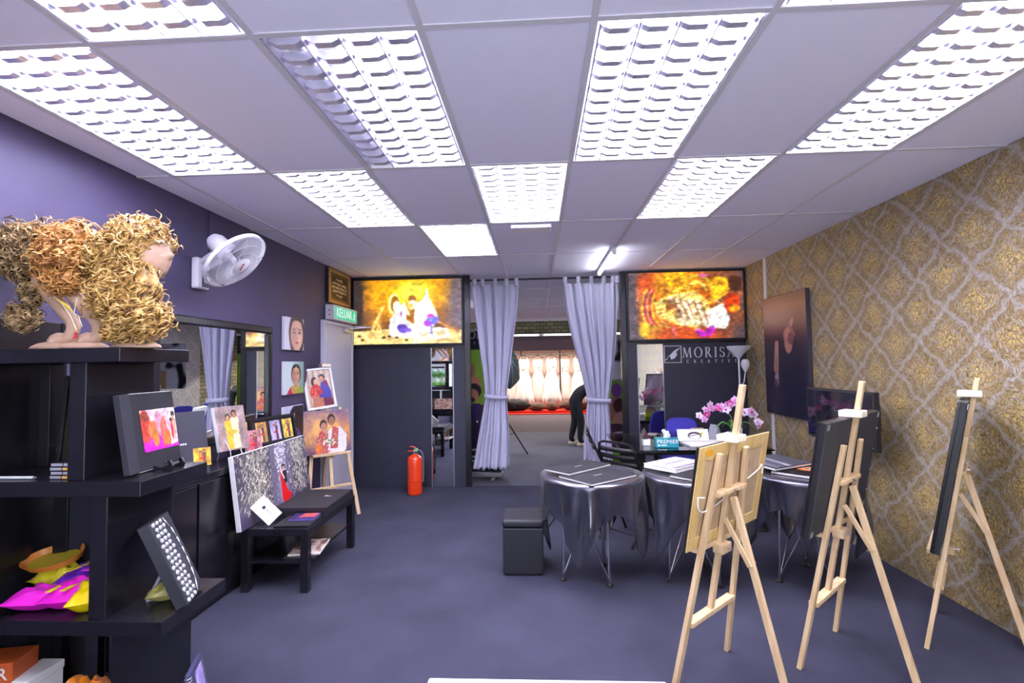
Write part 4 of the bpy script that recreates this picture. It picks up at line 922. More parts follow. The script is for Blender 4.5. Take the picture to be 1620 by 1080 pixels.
# raise the tiny print on a clear little rest so that it stands on the counter
zt = W(320,722,X=-2.17); rest = thing('card_rest','clear acrylic rest under the tiny orange print','stand',(zt.x,zt.y,.883))
MB().box(-.02,.015,-.03,.03,0,max(.01,zt.z-.06-.883),.002).build('block', mat('smoked_acrylic',(.06,.06,.09),.1), rest)
t = thing('figurine','small silver figurine on the counter before the mirror','figurine',(-2.30,3.33,.883))
MB().lathe([(.03,0),(.028,.01),(.008,.02),(.007,.10),(.012,.14),(.016,.17),(.008,.20),(.0,.21)],14).build('body', CHROME, t, True); MB().ball((0,0,.225),.016,n=10).build('head', CHROME, t, True); MB().tube([(0,-.03,.15),(0,0,.18),(0,.03,.15)],.005,6).build('arms', CHROME, t, True)
f3 = thing('triple_frame','black frame holding three small gold portraits','framed picture'); f3.matrix_world = T(-2.245,4.125,1.03) @ Rz(PI/2-.22) @ LEAN(.2)
MB().box(-.26,.26,0,.02,-.12,.12,.003).build('backing', BLACK, f3); b = MB()
for a in ((-.26,.26,.095,.12),(-.26,.26,-.12,-.095),(-.26,-.235,-.095,.095),(.235,.26,-.095,.095)): b.box(a[0],a[1],-.016,0,a[2],a[3],.002)
b.build('frame', BLACKWOOD, f3); MB().box(-.235,.235,-.003,0,-.095,.095).build('mount', CARDBLACK, f3)
for k,(x,bg,a) in enumerate(((-.135,(.75,.55,.30),(.9,.75,.5)),(.02,(.62,.58,.75),(.7,.62,.8)),(.165,(.80,.68,.30),(.88,.7,.35)))): print_panel('photo',wedding(20+k,bg,a,(.35,.25,.25)),.115,.165,PRINT,f3,T(x,-.0045,0))
canvas('small_print','small print of a couple in pink, left of the triple frame','picture',T(-2.20,3.755,.985) @ Rz(PI/2-.4) @ LEAN(.2),.14,.19,.012,wedding(31,(.62,.42,.45),(.75,.3,.35),(.45,.25,.3)),WHITE)
canvas('small_print','small gold print standing behind the pink couple print','picture',T(-2.33,3.80,1.03) @ Rz(PI/2-.3) @ LEAN(.12),.13,.20,.012,wedding(33,(.8,.62,.3),(.85,.6,.25),(.6,.4,.2)),BLACK)
# ------------------------------------------------------------------ low black table and what stands on it
X0,X1,Y0,Y1 = -2.09,-1.612,3.42,4.312
tb = thing('coffee_table','low black two-tier coffee table','table',((X0+X1)/2,(Y0+Y1)/2,0)); hx, hy = (X1-X0)/2, (Y1-Y0)/2
MB().box(-hx,hx,-hy,hy,.386,.436,.003).build('tabletop', BLACKWOOD, tb); MB().box(-hx+.03,hx-.03,-hy+.02,hy-.02,.19,.208,.002).build('lower_shelf', BLACKWOOD, tb)
for sx in (-1,1):
    for sy in (-1,1): MB().box(sx*hx-(.055 if sx>0 else 0),sx*hx+(.055 if sx<0 else 0),sy*hy-(.055 if sy>0 else 0),sy*hy+(.055 if sy<0 else 0),0,.386,.002).build('leg', BLACKWOOD, tb)
def forest():
    p = Pic(190,100,(.24,.21,.31)); r = random.Random(5)
    p.ell(.58,.6,.10,.7,(.62,.60,.68),soft=.8,al=.8); p.ell(.25,.55,.22,.5,(.32,.30,.34),soft=.8)
    for k in range(1100):
        x = r.gauss(.25,.12) if r.random()<.55 else r.gauss(.84,.10); y = r.uniform(.18,1.0); L = r.uniform(.02,.07); a = r.uniform(-2.2,-.9)
        c = r.uniform(.45,.92); p.line((x,y),(x+L*math.cos(a),y+L*math.sin(a)),.0036,(c,c*.97,c*.86))
    for x in (.47,.72,.66,.44): p.line((x,.1),(x+.01,1),.014,(.40,.37,.46))
    for k in range(60): x = r.gauss(.58,.04); y = r.uniform(.5,1); p.ell(x,y,.012,.012,(.85,.84,.88))
    p.grad if 0 else None
    p.ell(.60,.62,.028,.05,(.12,.10,.13)); p.ell(.60,.60,.018,.035,(.75,.6,.52)); p.poly([(.585,.36),(.64,.36),(.645,.56),(.575,.56)],(.12,.11,.16)); p.line((.55,.50),(.58,.55),.012,(.8,.55,.5))
    p.poly([(.545,.36),(.545,.56),(.575,.60),(.585,.42),(.60,.36)],(.80,.10,.12)); p.poly([(.545,.40),(.60,.40),(.64,.22),(.70,.16),(.66,.10),(.575,.07),(.55,.12)],(.82,.04,.06)); p.line((.56,.57),(.60,.44),.008,(.92,.88,.88)); return p
canvas('forest_canvas','large canvas of a couple in red among pale branches, leaning on the coffee table','picture',T(-2.072,3.865,.6955) @ Rz(PI/2) @ LEAN(.13),1.05,.515,.035,forest(),PAPER)
ab = thing('album_box','flat black album box lying on the coffee table','album box',(-1.812,3.98,.437),.02)
MB().box(-.20,.20,-.275,.275,0,.045,.003).build('box_body', CARDBLACK, ab); MB().box(-.203,.203,-.278,.278,.035,.065,.003).build('lid', CARDBLACK, ab)
MB().prism([(-.03,0),(.02,.0),(.03,.012),(-.005,.014),(-.01,.028),(-.03,.025)],0,.001,T(.08,.05,.0655) @ Rx(-PI/2)).build('logo', LETTER, ab)
fo = thing('album_folder','thin black album lying in front of the black box','album',(-1.74,3.585,.437),.06); MB().box(-.135,.115,-.135,.10,0,.014,.002).build('cover', CARDBLACK, fo); MB().box(-.13,.11,-.136,.096,.003,.011).build('pages', BLACK, fo)
mg = thing('magazine','purple magazine with orange cover lying on the thin black album','magazine',(-1.735,3.62,.4525),.1); MB().box(-.085,.095,-.075,.075,0,.012,.001).build('pages', mat('purple_pages',(.12,.08,.30),.4), mg)
print_panel('cover',Pic(30,24,(.20,.12,.35)).poly([(.3,.35),(.95,.35),(.95,.95),(.4,.95)],(.85,.32,.28)).noise(8,.25),.178,.148,PRINT,mg,T(.005,0,.0135) @ Rx(-PI/2))
wc = thing('white_card_frame','small white card frame propped at a slant on the coffee table','card'); cc = W(421,807,Y=3.50)
wc.matrix_world = T(*cc) @ Rz(.35) @ LEAN(.35) @ Ry(.80)
MB().box(-.093,.093,-.006,.006,-.058,.058,.002).build('card', PAPER, wc)
p = Pic(40,30,(.92,.92,.93)); p.poly([(.3,.42),(.42,.42),(.42,.65),(.3,.65)],(.12,.1,.14)); [p.line((.46+.06*k,.46),(.49+.06*k,.6),.012,(.25,.22,.3)) for k in range(5)]
print_panel('printed_face',p,.176,.106,PRINT,wc,T(0,-.0065,0))
MB().bar((.0,.006,.0),(.045,.075,-.06),.015,.004).build('strut', PAPER, wc)
for k,(y,z,lab) in enumerate(((3.62,.209,'closed dark magazine on the lower tier of the coffee table'),(3.66,.222,'magazine with a pale photo cover, top of the lower tier pile'))):
    t = thing('magazine',lab,'magazine',(-1.71,y,z),.05+.12*k); MB().box(-.11,.11,-.15,.15,0,.012,.001).build('pages', CARDBLACK if k==0 else PAGES, t)
    print_panel('cover',(Pic(26,36,(.12,.1,.14)) if k==0 else Pic(26,36,(.80,.72,.68)).noise(6,.9,(.35,.22,.2),3,.5)).noise(9,.2),.216,.296,PRINT,t,T(0,0,.0132) @ Rx(-PI/2))
# ------------------------------------------------------------------ easels
EC = .18
def easel(label, mid, n, back=.42, ledge=.66, clamp=1.19, mast=1.44, group='pine display easels'):
    rz = math.atan2(-n[0], n[1]); t = thing('easel',label,'easel',(mid[0],mid[1],0),rz,group); L_ = lambda x,z,o=0: Vector((x,EC*z+o,z))
    for s_ in (-1,1):
        MB().bar(L_(s_*.265,0),L_(s_*.135,1.125),.036,.022,(0,1,0),.003).build('front_leg', PINE, t)
    MB().bar(L_(0,.30,-.002),L_(0,mast,-.002),.034,.024,(0,1,0),.003).build('mast', PINE, t)
    wz = lambda z: .265-.13*z/1.125
    MB().bar(L_(-wz(.32)+.012,.32),L_(wz(.32)-.012,.32),.022,.045,(0,1,0),.003).build('lower_crossbar', PINE, t)
    MB().bar(L_(-wz(.93)+.012,.93,.004),L_(wz(.93)-.012,.93,.004),.020,.045,(0,1,0),.003).build('upper_crossbar', PINE, t)
    MB().box(-.20,.20,-.075,-.012,-.012,.012,.003,T(0,EC*ledge,ledge)).build('ledge', PINE, t)
    MB().box(-.045,.045,-.02,.034,-.045,.0,.004,T(0,EC*ledge,ledge)).build('ledge_block', PINE, t)
    MB().tube([(.0,EC*ledge+.03,ledge-.02),(.0,EC*ledge+.055,ledge-.02)],.007,8).build('wing_screw', STEEL, t, True)
    MB().box(-.05,.05,-.07,.035,0,.035,.006,T(0,EC*clamp,clamp)).build('top_clamp', mat('pale_clamp_wood',(.82,.72,.58),.5), t)
    top = L_(0,.90,.03); ft = Vector((0,back,0)); d = (ft-top)
    MB().bar(top,ft,.030,.024,(1,0,0),.003).build('rear_leg', PINE, t)
    MB().bar(L_(.03,.80,.016),top+d*.34+Vector((.022,0,0)),.022,.012,(1,0,0),.002).build('brace', PINE, t)
    MB().tube([top+d*.33+Vector((-.035,0,0)),top+d*.33+Vector((.02,0,0))],.005,8).build('bolt', STEEL, t, True)
    MB().tube([L_(0,.93,-.02),L_(0,.93,.04)],.006,8).build('bolt', STEEL, t, True)
    return T(mid[0],mid[1],0) @ Rz(rz)
def on_easel(E_, x, zc, thick): return E_ @ T(x,EC*zc-.014-thick,zc) @ Rx(-math.atan(EC))
def couple_sunset():
    p = Pic(84,70,(.6,.4,.3)); p.grad([(0,(.35,.27,.42)),(.3,(.72,.48,.32)),(.6,(.86,.58,.28)),(1,(.42,.34,.52))]); p.ell(.35,.6,.4,.35,(.95,.72,.42),soft=.9,al=.7); p.noise(6,.45,(.50,.36,.46),3,.5); p.noise(10,.3,(.95,.75,.4),8,.6)
    p.poly([(.25,0),(.30,.38),(.42,.50),(.56,.44),(.58,0)],(.72,.35,.33)); p.ell(.45,.66,.075,.12,(.10,.08,.09)); p.ell(.455,.62,.06,.10,(.70,.50,.40)); p.poly([(.35,.5),(.42,.54),(.5,.3),(.42,.2)],(.75,.3,.25))
    p.poly([(.52,0),(.54,.50),(.64,.60),(.80,.58),(.92,.40),(.90,.05),(.85,0)],(.86,.84,.86)); p.ell(.62,.78,.08,.13,(.08,.07,.08)); p.ell(.625,.74,.062,.105,(.60,.40,.30)); p.poly([(.56,.1),(.64,.62),(.76,.56),(.72,.1)],(.72,.32,.30))
    for k in range(26): x,y = rng.random(2); p.ell(.42+x*.3,.2+y*.14,.022,.02,(.35,.55,.2) if k%2 else (.85,.85,.8))
    for k in range(60): x,y = rng.random(2); p.ell(.28+x*.46,.02+y*.45,.012,.012,(.9,.8,.7) if k%3 else (.6,.15,.2),al=.7)
    p.ell(.33,.12,.07,.10,(.85,.45,.15)); p.noise(40,.1,None,2); return p
def couple_red():
    p = Pic(60,80,(.80,.72,.62)); [p.line((k/9,0),(k/9,1),.03,(.72,.58,.50) if k%2 else (.86,.78,.70)) for k in range(10)]
    p.poly([(.55,0),(.55,.5),(.62,.72),(.85,.7),(.95,.4),(.98,0)],(.24,.22,.62)); p.poly([(.62,.0),(.6,.3),(.98,.2),(1,0)],(.45,.12,.25)); p.ell(.66,.80,.12,.09,(.12,.08,.08)); p.ell(.64,.75,.095,.085,(.80,.56,.44)); p.poly([(.7,.66),(.85,.70),(.82,.5)],(.6,.12,.2))
    p.ell(.34,.68,.13,.15,(.12,.08,.10)); p.ell(.40,.68,.09,.09,(.85,.62,.5)); p.ell(.36,.40,.24,.22,(.78,.08,.10)); p.poly([(.15,0),(.2,.3),(.6,.3),(.6,0)],(.70,.42,.30))
    for k in range(18): x,y = rng.random(2); p.ell(.2+x*.3,.28+y*.25,.02,.015,(.92,.6,.4))
    p.line((.5,.3),(.8,.25),.05,(.26,.22,.6)); p.noise(26,.12,None,3); return p
e_l = easel('pine easel beside the pale door, holding two wedding pictures',(-2.105,5.05),(-.69,.72),back=.36,ledge=.655,clamp=1.56,mast=1.60)
canvas('wedding_canvas','canvas of a garlanded couple against an orange sky on the easel by the door','picture',on_easel(e_l,-.035,.885,.02),.51,.445,.02,couple_sunset(),PAPER)
canvas('wedding_print','white framed print of a couple in red and blue, above the garlanded couple','framed picture',on_easel(e_l,-.08,1.335,.022) @ Ry(-.10),.31,.435,.02,couple_red(),WHITE,WHITEMETAL,.024)
def back_of(cv, w_, h_, t_, kind):
    if kind == 'pine':
        b = MB(); f = .055
        for a in ((-w_/2,w_/2,h_/2-f,h_/2),(-w_/2,w_/2,-h_/2,-h_/2+f),(-w_/2,-w_/2+f,-h_/2+f,h_/2-f),(w_/2-f,w_/2,-h_/2+f,h_/2-f)): b.box(a[0],a[1],t_,t_+.006,a[2],a[3],.001)
        b.build('stretcher', PINEBOARD, cv); MB().box(-w_/2+f,w_/2-f,t_,t_+.002,-h_/2+f,h_/2-f).build('backboard', HARDBOARD, cv)
        b = MB()
        for a in ((-w_/2+f,w_/2-f,h_/2-f-.012,h_/2-f),(-w_/2+f,-w_/2+f+.012,-h_/2+f,h_/2-f),(w_/2-f-.012,w_/2-f,-h_/2+f,h_/2-f)): b.box(a[0],a[1],t_+.001,t_+.005,a[2],a[3])
        b.build('inner_bead', PINEBOARD, cv)
        MB().tube(sm([(.335,t_+.008,.01),(.335,t_+.016,-.035),(.30,t_+.018,-.06),(.24,t_+.016,-.065),(.16,t_+.014,-.055),(.05,t_+.012,-.035)]),.0035,6).tube([(.335,t_+.008,.01),(.29,t_+.016,.005)],.0035,6).tube(sm([(-.16,t_+.012,.02),(-.27,t_+.016,.055),(-.325,t_+.008,.07),(-.335,t_+.012,.02)]),.0035,6).build('hanging_cord', mat('white_cord',(.85,.85,.86),.6), cv, True)
        MB().lathe([(.014,0),(.014,.002),(0,.002)],14,(.15,t_+.0035,.105),Rx(-PI/2)).build('green_sticker', mat('green_sticker',(.05,.65,.18),.5), cv)
        MB().prism([(.08,.0),(.11,-.006),(.16,.008),(.158,.024),(.12,.032),(.085,.02)],t_+.006,t_+.007,T(.16,0,.20) @ Matrix.Identity(4)).build('tape_stain', mat('amber_stain',(.75,.38,.02),.6), cv)
    else:
        MB().box(-w_/2,w_/2,t_,t_+.004,-h_/2,h_/2,.001).build('backboard', mat('black_backboard',(.03,.03,.038),.75,var=.15,vscale=12), cv)
        b = MB()
        for sx in (-1,1):
            for sz in (-1,1): MB().box(sx*(w_/2-.02)-.014,sx*(w_/2-.02)+.014,t_+.003,t_+.006,sz*(h_/2-.02)-.014,sz*(h_/2-.02)+.014).build('corner_plate', STEEL, cv)
        b = MB(); [b.ball((-w_/2+.01,t_+.004,-h_/2+.1+k*(h_-.2)/3),.006,n=6) for k in range(4)]; b.build('staple', STEEL, cv)['kind'] = 'stuff'
e1_ = easel('pine easel nearest the round tables, holding a canvas seen from behind',(.8025,2.614),(.6908,-.7231),ledge=.668,clamp=1.165)
cv = canvas('sunset_canvas','canvas showing its pine stretcher back on the nearest easel','picture',on_easel(e1_,-.07,.93,.022),.735,.49,.014,couple_sunset(),BLACK); back_of(cv,.735,.49,.014,'pine')
e2_ = easel('pine easel in the middle, holding a black-backed frame',(1.4895,2.8245),(.6843,-.7292),ledge=.67,clamp=1.255)
pd = Pic(60,40,(.16,.15,.22)).ell(.5,.5,.3,.4,(.45,.35,.4),soft=.8).noise(7,.4)
cv = canvas('dark_frame','black-backed picture frame seen from behind on the middle easel','framed picture',on_easel(e2_,-.055,.975,.03),.86,.57,.024,pd,BLACK,BLACKWOOD,.02); back_of(cv,.86,.57,.024,'black')
a41 = math.radians(41); e3_ = easel('pine easel nearest the gold wall, turned edge-on',(2.232,3.037),(math.cos(a41),-math.sin(a41)),back=.40,ledge=.50,clamp=1.335)
cv = canvas('dark_frame','dark picture seen edge-on on the easel nearest the gold wall','framed picture',on_easel(e3_,.0,.92,.03),.58,.82,.024,Pic(30,40,(.3,.25,.3)).noise(6,.5),BLACK,BLACKWOOD,.02); back_of(cv,.58,.82,.024,'black')
# ------------------------------------------------------------------ fire extinguisher
REDP = mat('red_enamel',(.80,.05,.008),.25,coat=.5)
fe = thing('fire_extinguisher','red fire extinguisher standing before the dark partition','fire extinguisher',(-1.515,6.05,0))
MB().lathe([(.0,.012),(.080,.0),(.088,.012),(.091,.03),(.091,.155)],32).build('lower_body', REDP, fe, True); MB().lathe([(.091,.160),(.091,.40),(.084,.435),(.062,.462),(.030,.478),(.026,.485),(0,.485)],32).build('upper_body', REDP, fe, True); MB().lathe([(.0895,.153),(.0895,.163)],32,cap=False).build('band', BLACK, fe, True)
MB().lathe([(.022,.483),(.022,.505),(.03,.508),(.03,.52),(.016,.525),(.016,.545),(0,.545)],18).build('valve', CHROME, fe, True)
MB().bar((.03,0,.528),(-.085,-.01,.515),.022,.012,(0,0,1),.003).build('carry_handle', REDP, fe); MB().bar((.035,0,.54),(-.03,-.005,.575),.022,.01,(0,0,1),.003).bar((-.03,-.005,.575),(-.062,-.008,.572),.022,.01,(0,0,1),.003).build('squeeze_lever', REDP, fe)
MB().tube(sm([(.022,0,.525),(.06,-.005,.525),(.095,-.01,.49),(.108,-.012,.42),(.108,-.012,.25),(.104,-.012,.15)]),.010,10).build('hose', mat('grey_rubber',(.12,.12,.16),.5), fe, True); MB().tube([(.104,-.012,.15),(.102,-.012,.10)],[.013,.017],10).build('nozzle', BLACK, fe, True)
MB().lathe([(.02,0),(.02,.012),(0,.012)],16,(.028,-.022,.535),Rx(PI/2)).build('gauge', mat('gauge_green',(.25,.6,.2),.4), fe, True)
# ------------------------------------------------------------------ stool and round tables under black satin
pf = thing('pouffe','black leatherette cube stool left of the round tables','stool',(-.128,3.885,0))
LEATH = mat('black_leatherette',(.011,.011,.018),.5,bump=.12,bscale=220)
MB().box(-.15,.15,-.17,.17,.012,.345,.008).build('stool_body', LEATH, pf); MB().box(-.153,.153,-.173,.173,.348,.402,.016).build('seat_pad', LEATH, pf); MB().box(-.13,.13,-.15,.15,0,.012).build('plinth', BLACK, pf)
RT, HT = .375, .742
def round_table(cx, cy, lab):
    t = thing('round_table',lab,'table',(cx,cy,0),0,'round tables under black cloths')
    MB().lathe([(0,.715),(.362,.715),(.366,.72),(.366,.732),(.36,.736),(0,.736)],48).build('tabletop', mat('white_laminate',(.7,.7,.72),.5), t, True)
    ft = [(-.225,-.055),(.095,-.145),(.10,.22)]
    for x,y in ft:
        MB().tube([(x,y,.01),(x*.9,y*.9,.715)],.009,10).build('leg', CHROME, t, True); MB().lathe([(.026,0),(.028,.006),(.012,.014),(.009,.02)],14,(x,y,0)).build('foot', BLACK, t, True)
    for i in range(3):
        a, b_ = ft[i], ft[(i+1)%3]; MB().tube([(a[0],a[1],.03),(b_[0]*.9,b_[1]*.9,.70)],.0035,6).tube([(b_[0],b_[1],.03),(a[0]*.9,a[1]*.9,.70)],.0035,6).build('brace_rod', CHROME, t, True)
def tablecloth(cx, cy, corner, seed, lab):
    N = 260; P = []; r = random.Random(seed); ph = [r.uniform(0,6.28) for _ in range(5)]; c0 = math.radians(corner)
    def hem(th):
        d = abs(((th-c0+PI/4)%(PI/2))-PI/4)/(PI/4); return .185+.40*(1-d)**1.6+.02*math.sin(5*th+ph[0])
    for i in range(5): P.append([(RT*(i/5+.001)*math.cos(k*2*PI/N),RT*(i/5+.001)*math.sin(k*2*PI/N),HT) for k in range(N+1)])
    NS = 30
    for i in range(NS+1):
        s_ = i/NS; row = []
        for k in range(N+1):
            th = k*2*PI/N; h = hem(th)*s_; cn = max(0,1-abs(((th-c0+PI/4)%(PI/2))-PI/4)/(PI/4)*1.6)
            fold = .5*math.sin(13*th+ph[1]+1.2*math.sin(3*th+ph[2]))+.35*math.sin(7*th+ph[3])+.2*math.sin(23*th+ph[4]); e = min(1,h/.25)
            rad = RT+.006*min(1,i/2)+e*(.044*fold-.036)+cn*.035*e*math.sin(s_*2.6)+(.02*cn*math.sin(9*th+s_*5)*e)
            z = HT-h+.006*(1-min(1,i/2)); z = HT-h if i else HT
            row.append((rad*math.cos(th),rad*math.sin(th),z))
        P.append(row)
    t = thing('tablecloth',lab,'tablecloth',(cx,cy,0),0,'black satin tablecloths'); o = MB().grid(P); bmesh.ops.remove_doubles(o.bm,verts=o.bm.verts,dist=.0004)
    o.build('draped_cloth', CLOTH, t, 'all', .003)
TX = (.385,1.14,1.905)
for x,a,b_,lab1,lab2 in zip(TX,(-112,-150,-97),(1,5,8),('round table nearest the cube stool','middle one of the three round tables','round table nearest the gold wall'),('black satin cloth over the round table by the stool','black satin cloth over the middle round table','black satin cloth over the round table by the gold wall')):
    round_table(x,3.71,lab1); tablecloth(x,3.71,a,b_,lab2)
def album(label, c, rz, w_, h_, th=.018, top=None, z=.745, tilt=0, cov=CARDBLACK, mark=True):
    t = thing('photo_album',label,'album',group='albums on the round tables'); t.matrix_world = T(c[0],c[1],z) @ Rz(rz) @ Rx(tilt)
    MB().box(-w_/2,w_/2,-h_/2,h_/2,0,.003,.001).build('back_cover', cov, t); MB().box(-w_/2+.004,w_/2-.004,-h_/2+.003,h_/2-.003,.003,th-.003).build('page_block', PAGES, t); MB().box(-w_/2,w_/2,-h_/2,h_/2,th-.003,th,.001).build('front_cover', cov, t)
    if mark:
        b = MB(); [b.box(-.04+k*.014,-.032+k*.014,-.005,.004,th,th+.0006) for k in range(6)]; b.build('title', LETTER, t)
    if top: print_panel('cover_print',top,w_*.96,h_*.96,PRINT,t,T(0,0,th+.001) @ Rx(-PI/2))
    return t
def rectangle(A,B,Cc):  # near-left, near-right, far-right pixels on the table plane
    return A,B,Cc
album('black album lying at the back of the table by the stool',(.297,3.80),.78,.48,.24,z=.7635)
album('black album overlapping in front on the table by the stool',(.415,3.585),.68,.45,.33)
album('closed black album under the lettered one on the middle table',(1.16,3.60),.75,.40,.30)
lt = Pic(60,44,(.74,.72,.76)); [lt.line((.18+k*.055,.42+.10*(k%2)),(.21+k*.055,.58),.014,(.12,.10,.14)) for k in range(12)]; lt.poly([(.0,.0),(1,0),(1,.12),(0,.12)],(.45,.43,.5))
album('pale album with dark lettering on the middle table',(1.03,3.84),.70,.40,.28,.03,lt,z=.766,cov=PAPER,mark=False)
orp = Pic(50,40,(.06,.055,.08)).ell(.62,.5,.22,.26,(.85,.42,.12)).ell(.62,.5,.11,.14,(.85,.75,.65)).ell(.62,.53,.05,.07,(.10,.08,.1))
album('black album with an orange oval emblem on the table by the gold wall',(1.92,3.70),.78,.40,.34,.02,orp,mark=False)
album('grey album propped on the oval-emblem album by the gold wall',(1.78,3.86),.5,.42,.30,.02,Pic(50,30,(.30,.30,.34)).poly([(.35,0),(.45,0),(.55,1),(.45,1)],(.62,.62,.66)).poly([(.05,0),(.12,0),(.2,1),(.13,1)],(.5,.5,.55)),z=.780,tilt=.06,mark=False)
# ------------------------------------------------------------------ glass desk and its chairs
tg = bpy.data.materials.new('thin_clear_glass'); tg.use_nodes = True; nt = tg.node_tree; nt.nodes.clear()
out = nt.nodes.new('ShaderNodeOutputMaterial'); mx = nt.nodes.new('ShaderNodeMixShader'); tr = nt.nodes.new('ShaderNodeBsdfTransparent'); gl = nt.nodes.new('ShaderNodeBsdfGlossy'); fr = nt.nodes.new('ShaderNodeFresnel')
tr.inputs[0].default_value = (.86,.92,.93,1); gl.inputs['Roughness'].default_value = .02; fr.inputs[0].default_value = 1.45
nt.links.new(fr.outputs[0],mx.inputs[0]); nt.links.new(tr.outputs[0],mx.inputs[1]); nt.links.new(gl.outputs[0],mx.inputs[2]); nt.links.new(mx.outputs[0],out.inputs[0]); TGLASS = tg
gd = thing('glass_desk','glass-topped desk on black legs behind the round tables','desk',(1.45,5.2,0))
MB().box(-.68,.68,-.58,.58,.738,.750,.003).build('glass_top', TGLASS, gd)
b = MB()
for a in ((-.66,.66,-.56,-.53),(-.66,.66,.53,.56),(-.66,-.63,-.53,.53),(.63,.66,-.53,.53)): b.box(a[0],a[1],a[2],a[3],.705,.735,.004)
b.build('rail', BLACKMETAL, gd)
for x,y in ((-.5,-.45),(.58,-.45),(-.5,.45),(.58,.45)): MB().lathe([(.07,0),(.075,.01),(.05,.02),(.05,.70),(.06,.705)],20,(x,y,0)).build('leg', BLACK, gd, True)
ts = thing('tissue_box','teal PREMIER tissue box on the glass desk','tissue box',(1.215,4.83,.751),-.05); TEAL = mat('teal_card',(.005,.25,.31),.4)
MB().box(-.105,.105,-.055,.055,0,.082,.002).build('carton', TEAL, ts); text_mesh('brand_name','PREMIER',.052,PAPER,ts,T(.005,-.056,.052),.0006,sx=1.05)
MB().lathe([(.010,0),(.010,.001),(0,.001)],14,(-.078,-.0552,.02),Rx(PI/2)).box(-.06,-.005,-.0562,-.055,.015,.024).build('mark', PAPER, ts)
MB().grid([[(-.03+.06*u+.01*math.sin(v*5),-.008+.012*math.sin(u*9+v*3),.082+v*.075+.01*math.sin(u*6)*v) for u in np.linspace(0,1,10)] for v in np.linspace(0,1,10)]).build('tissue', PAPER, ts, 'all', .002)
pp = thing('paper_stack','stack of white papers on the glass desk beside the tissue box','papers',(1.62,4.95,.751),.1); MB().box(-.2,.2,-.13,.13,0,.018,.001).build('sheets', PAPER, pp); MB().box(-.19,.19,-.12,.12,.018,.021,.001,Rz(.06)).build('top_sheet', PAPER, pp)
fd = thing('brochure','white brochure with a dark emblem standing behind the tissue box','brochure'); fd.matrix_world = T(1.52,5.0,.83) @ LEAN(.3); MB().box(-.15,.15,0,.004,-.055,.06).build('card', PAPER, fd)
print_panel('printed_face',Pic(60,30,(.93,.92,.94)).ell(.55,.45,.22,.32,(.12,.10,.14)).ell(.55,.38,.18,.24,(.93,.92,.94)).line((.4,.4),(.75,.62),.03,(.15,.12,.18)).ell(.78,.6,.05,.12,(.75,.72,.1)),.295,.112,PRINT,fd,T(0,-.001,.0025))
ch = thing('card_holder','lime green card holder with a brown card on the glass desk','card holder',(1.66,5.28,.751)); MB().box(-.075,.075,-.03,.03,0,.055,.004).build('holder', mat('lime_plastic',(.45,.65,.02),.35), ch); MB().box(-.07,.06,0,.004,.05,.115,0,Rx(-.15)).build('card', mat('brown_card',(.42,.31,.18),.6), ch)
cl = thing('desk_calendar','grey tent calendar on the glass desk before the orchid','calendar',(1.80,5.2,.751),.35); MB().prism([(-.05,0),(.05,0),(.003,.15),(-.003,.15)],-.06,.06).build('tent', mat('grey_card',(.38,.38,.44),.6), cl); b = MB(); [b.tube([(.008*math.cos(q_),-.05+i*.01,.15+.008*math.sin(q_)) for q_ in np.linspace(0,6.28,7)],.0012,4,False) for i in range(11)]; b.build('binding', STEEL, cl)
np_ = thing('notepad','white cup of paper slips at the left end of the tissue box','note holder',(1.045,4.92,.751)); MB().box(-.035,.035,-.035,.035,0,.012,.002).box(-.035,-.031,-.035,.035,.012,.06).box(.031,.035,-.035,.035,.012,.06).build('tray', mat('clear_grey_acrylic',(.55,.56,.6),.1), np_); MB().box(-.03,.03,-.03,.03,.012,.05,.001,Rz(.08)).build('slips', PAPER, np_)
def office_chair(name, label, x, y, rz, group='blue office chairs'):
    t = thing(name,label,'chair',(x,y,0),rz,group)
    MB().box(-.235,.235,-.23,.23,.43,.50,.03).build('seat', BLUE, t, True)
    P = []
    bk = MB(); n = 24; pts = []
    for k in range(n):
        a = k*2*PI/n; ca, sa = math.cos(a), math.sin(a); sq = lambda v: math.copysign(abs(v)**.55,v); pts.append((.205*sq(ca)*(1 if sa<0 else .86),.71+.19*sq(sa)))
    bk.prism(pts,.21,.255); bmesh.ops.bevel(bk.bm,geom=[e for e in bk.bm.edges if len(e.link_faces)==2 and any(len(f.verts)>6 for f in e.link_faces)],offset=.012,segments=2,affect='EDGES'); bk.build('backrest', BLUE, t, True)
    MB().tube([(0,.10,.42),(0,.27,.44),(0,.29,.6),(0,.262,.72)],.018,8).build('back_bar', BLACK, t, True)
    for s_ in (-1,1): MB().tube(sm([(s_*.22,.12,.44),(s_*.285,.13,.47),(s_*.29,.15,.62),(s_*.285,.05,.67),(s_*.28,-.10,.665),(s_*.285,-.17,.60),(s_*.28,-.12,.47),(s_*.22,-.10,.44)]),.017,8).build('armrest', BLACK, t, True)
    MB().lathe([(.025,.09),(.025,.40),(.06,.41),(.06,.43)],14).build('gas_lift', BLACKMETAL, t, True)
    for k in range(5):
        a = k*2*PI/5; MB().bar((0,0,.085),(.27*math.cos(a),.27*math.sin(a),.065),.04,.025,(0,0,1),.005).build('base_arm', BLACK, t); MB().ball((.265*math.cos(a),.265*math.sin(a),.029),.028,.028,.029,10).build('caster', BLACK, t, True)
    return t
office_chair('office_chair','blue office chair with black arms behind the glass desk',1.62,5.72,-.45+.2)
office_chair('office_chair','blue office chair in the studio, seen only in the wall mirror',1.80,8.9,2.4); office_chair('office_chair','blue office chair in the studio beside the other, seen in the mirror',2.0,9.9,2.2)
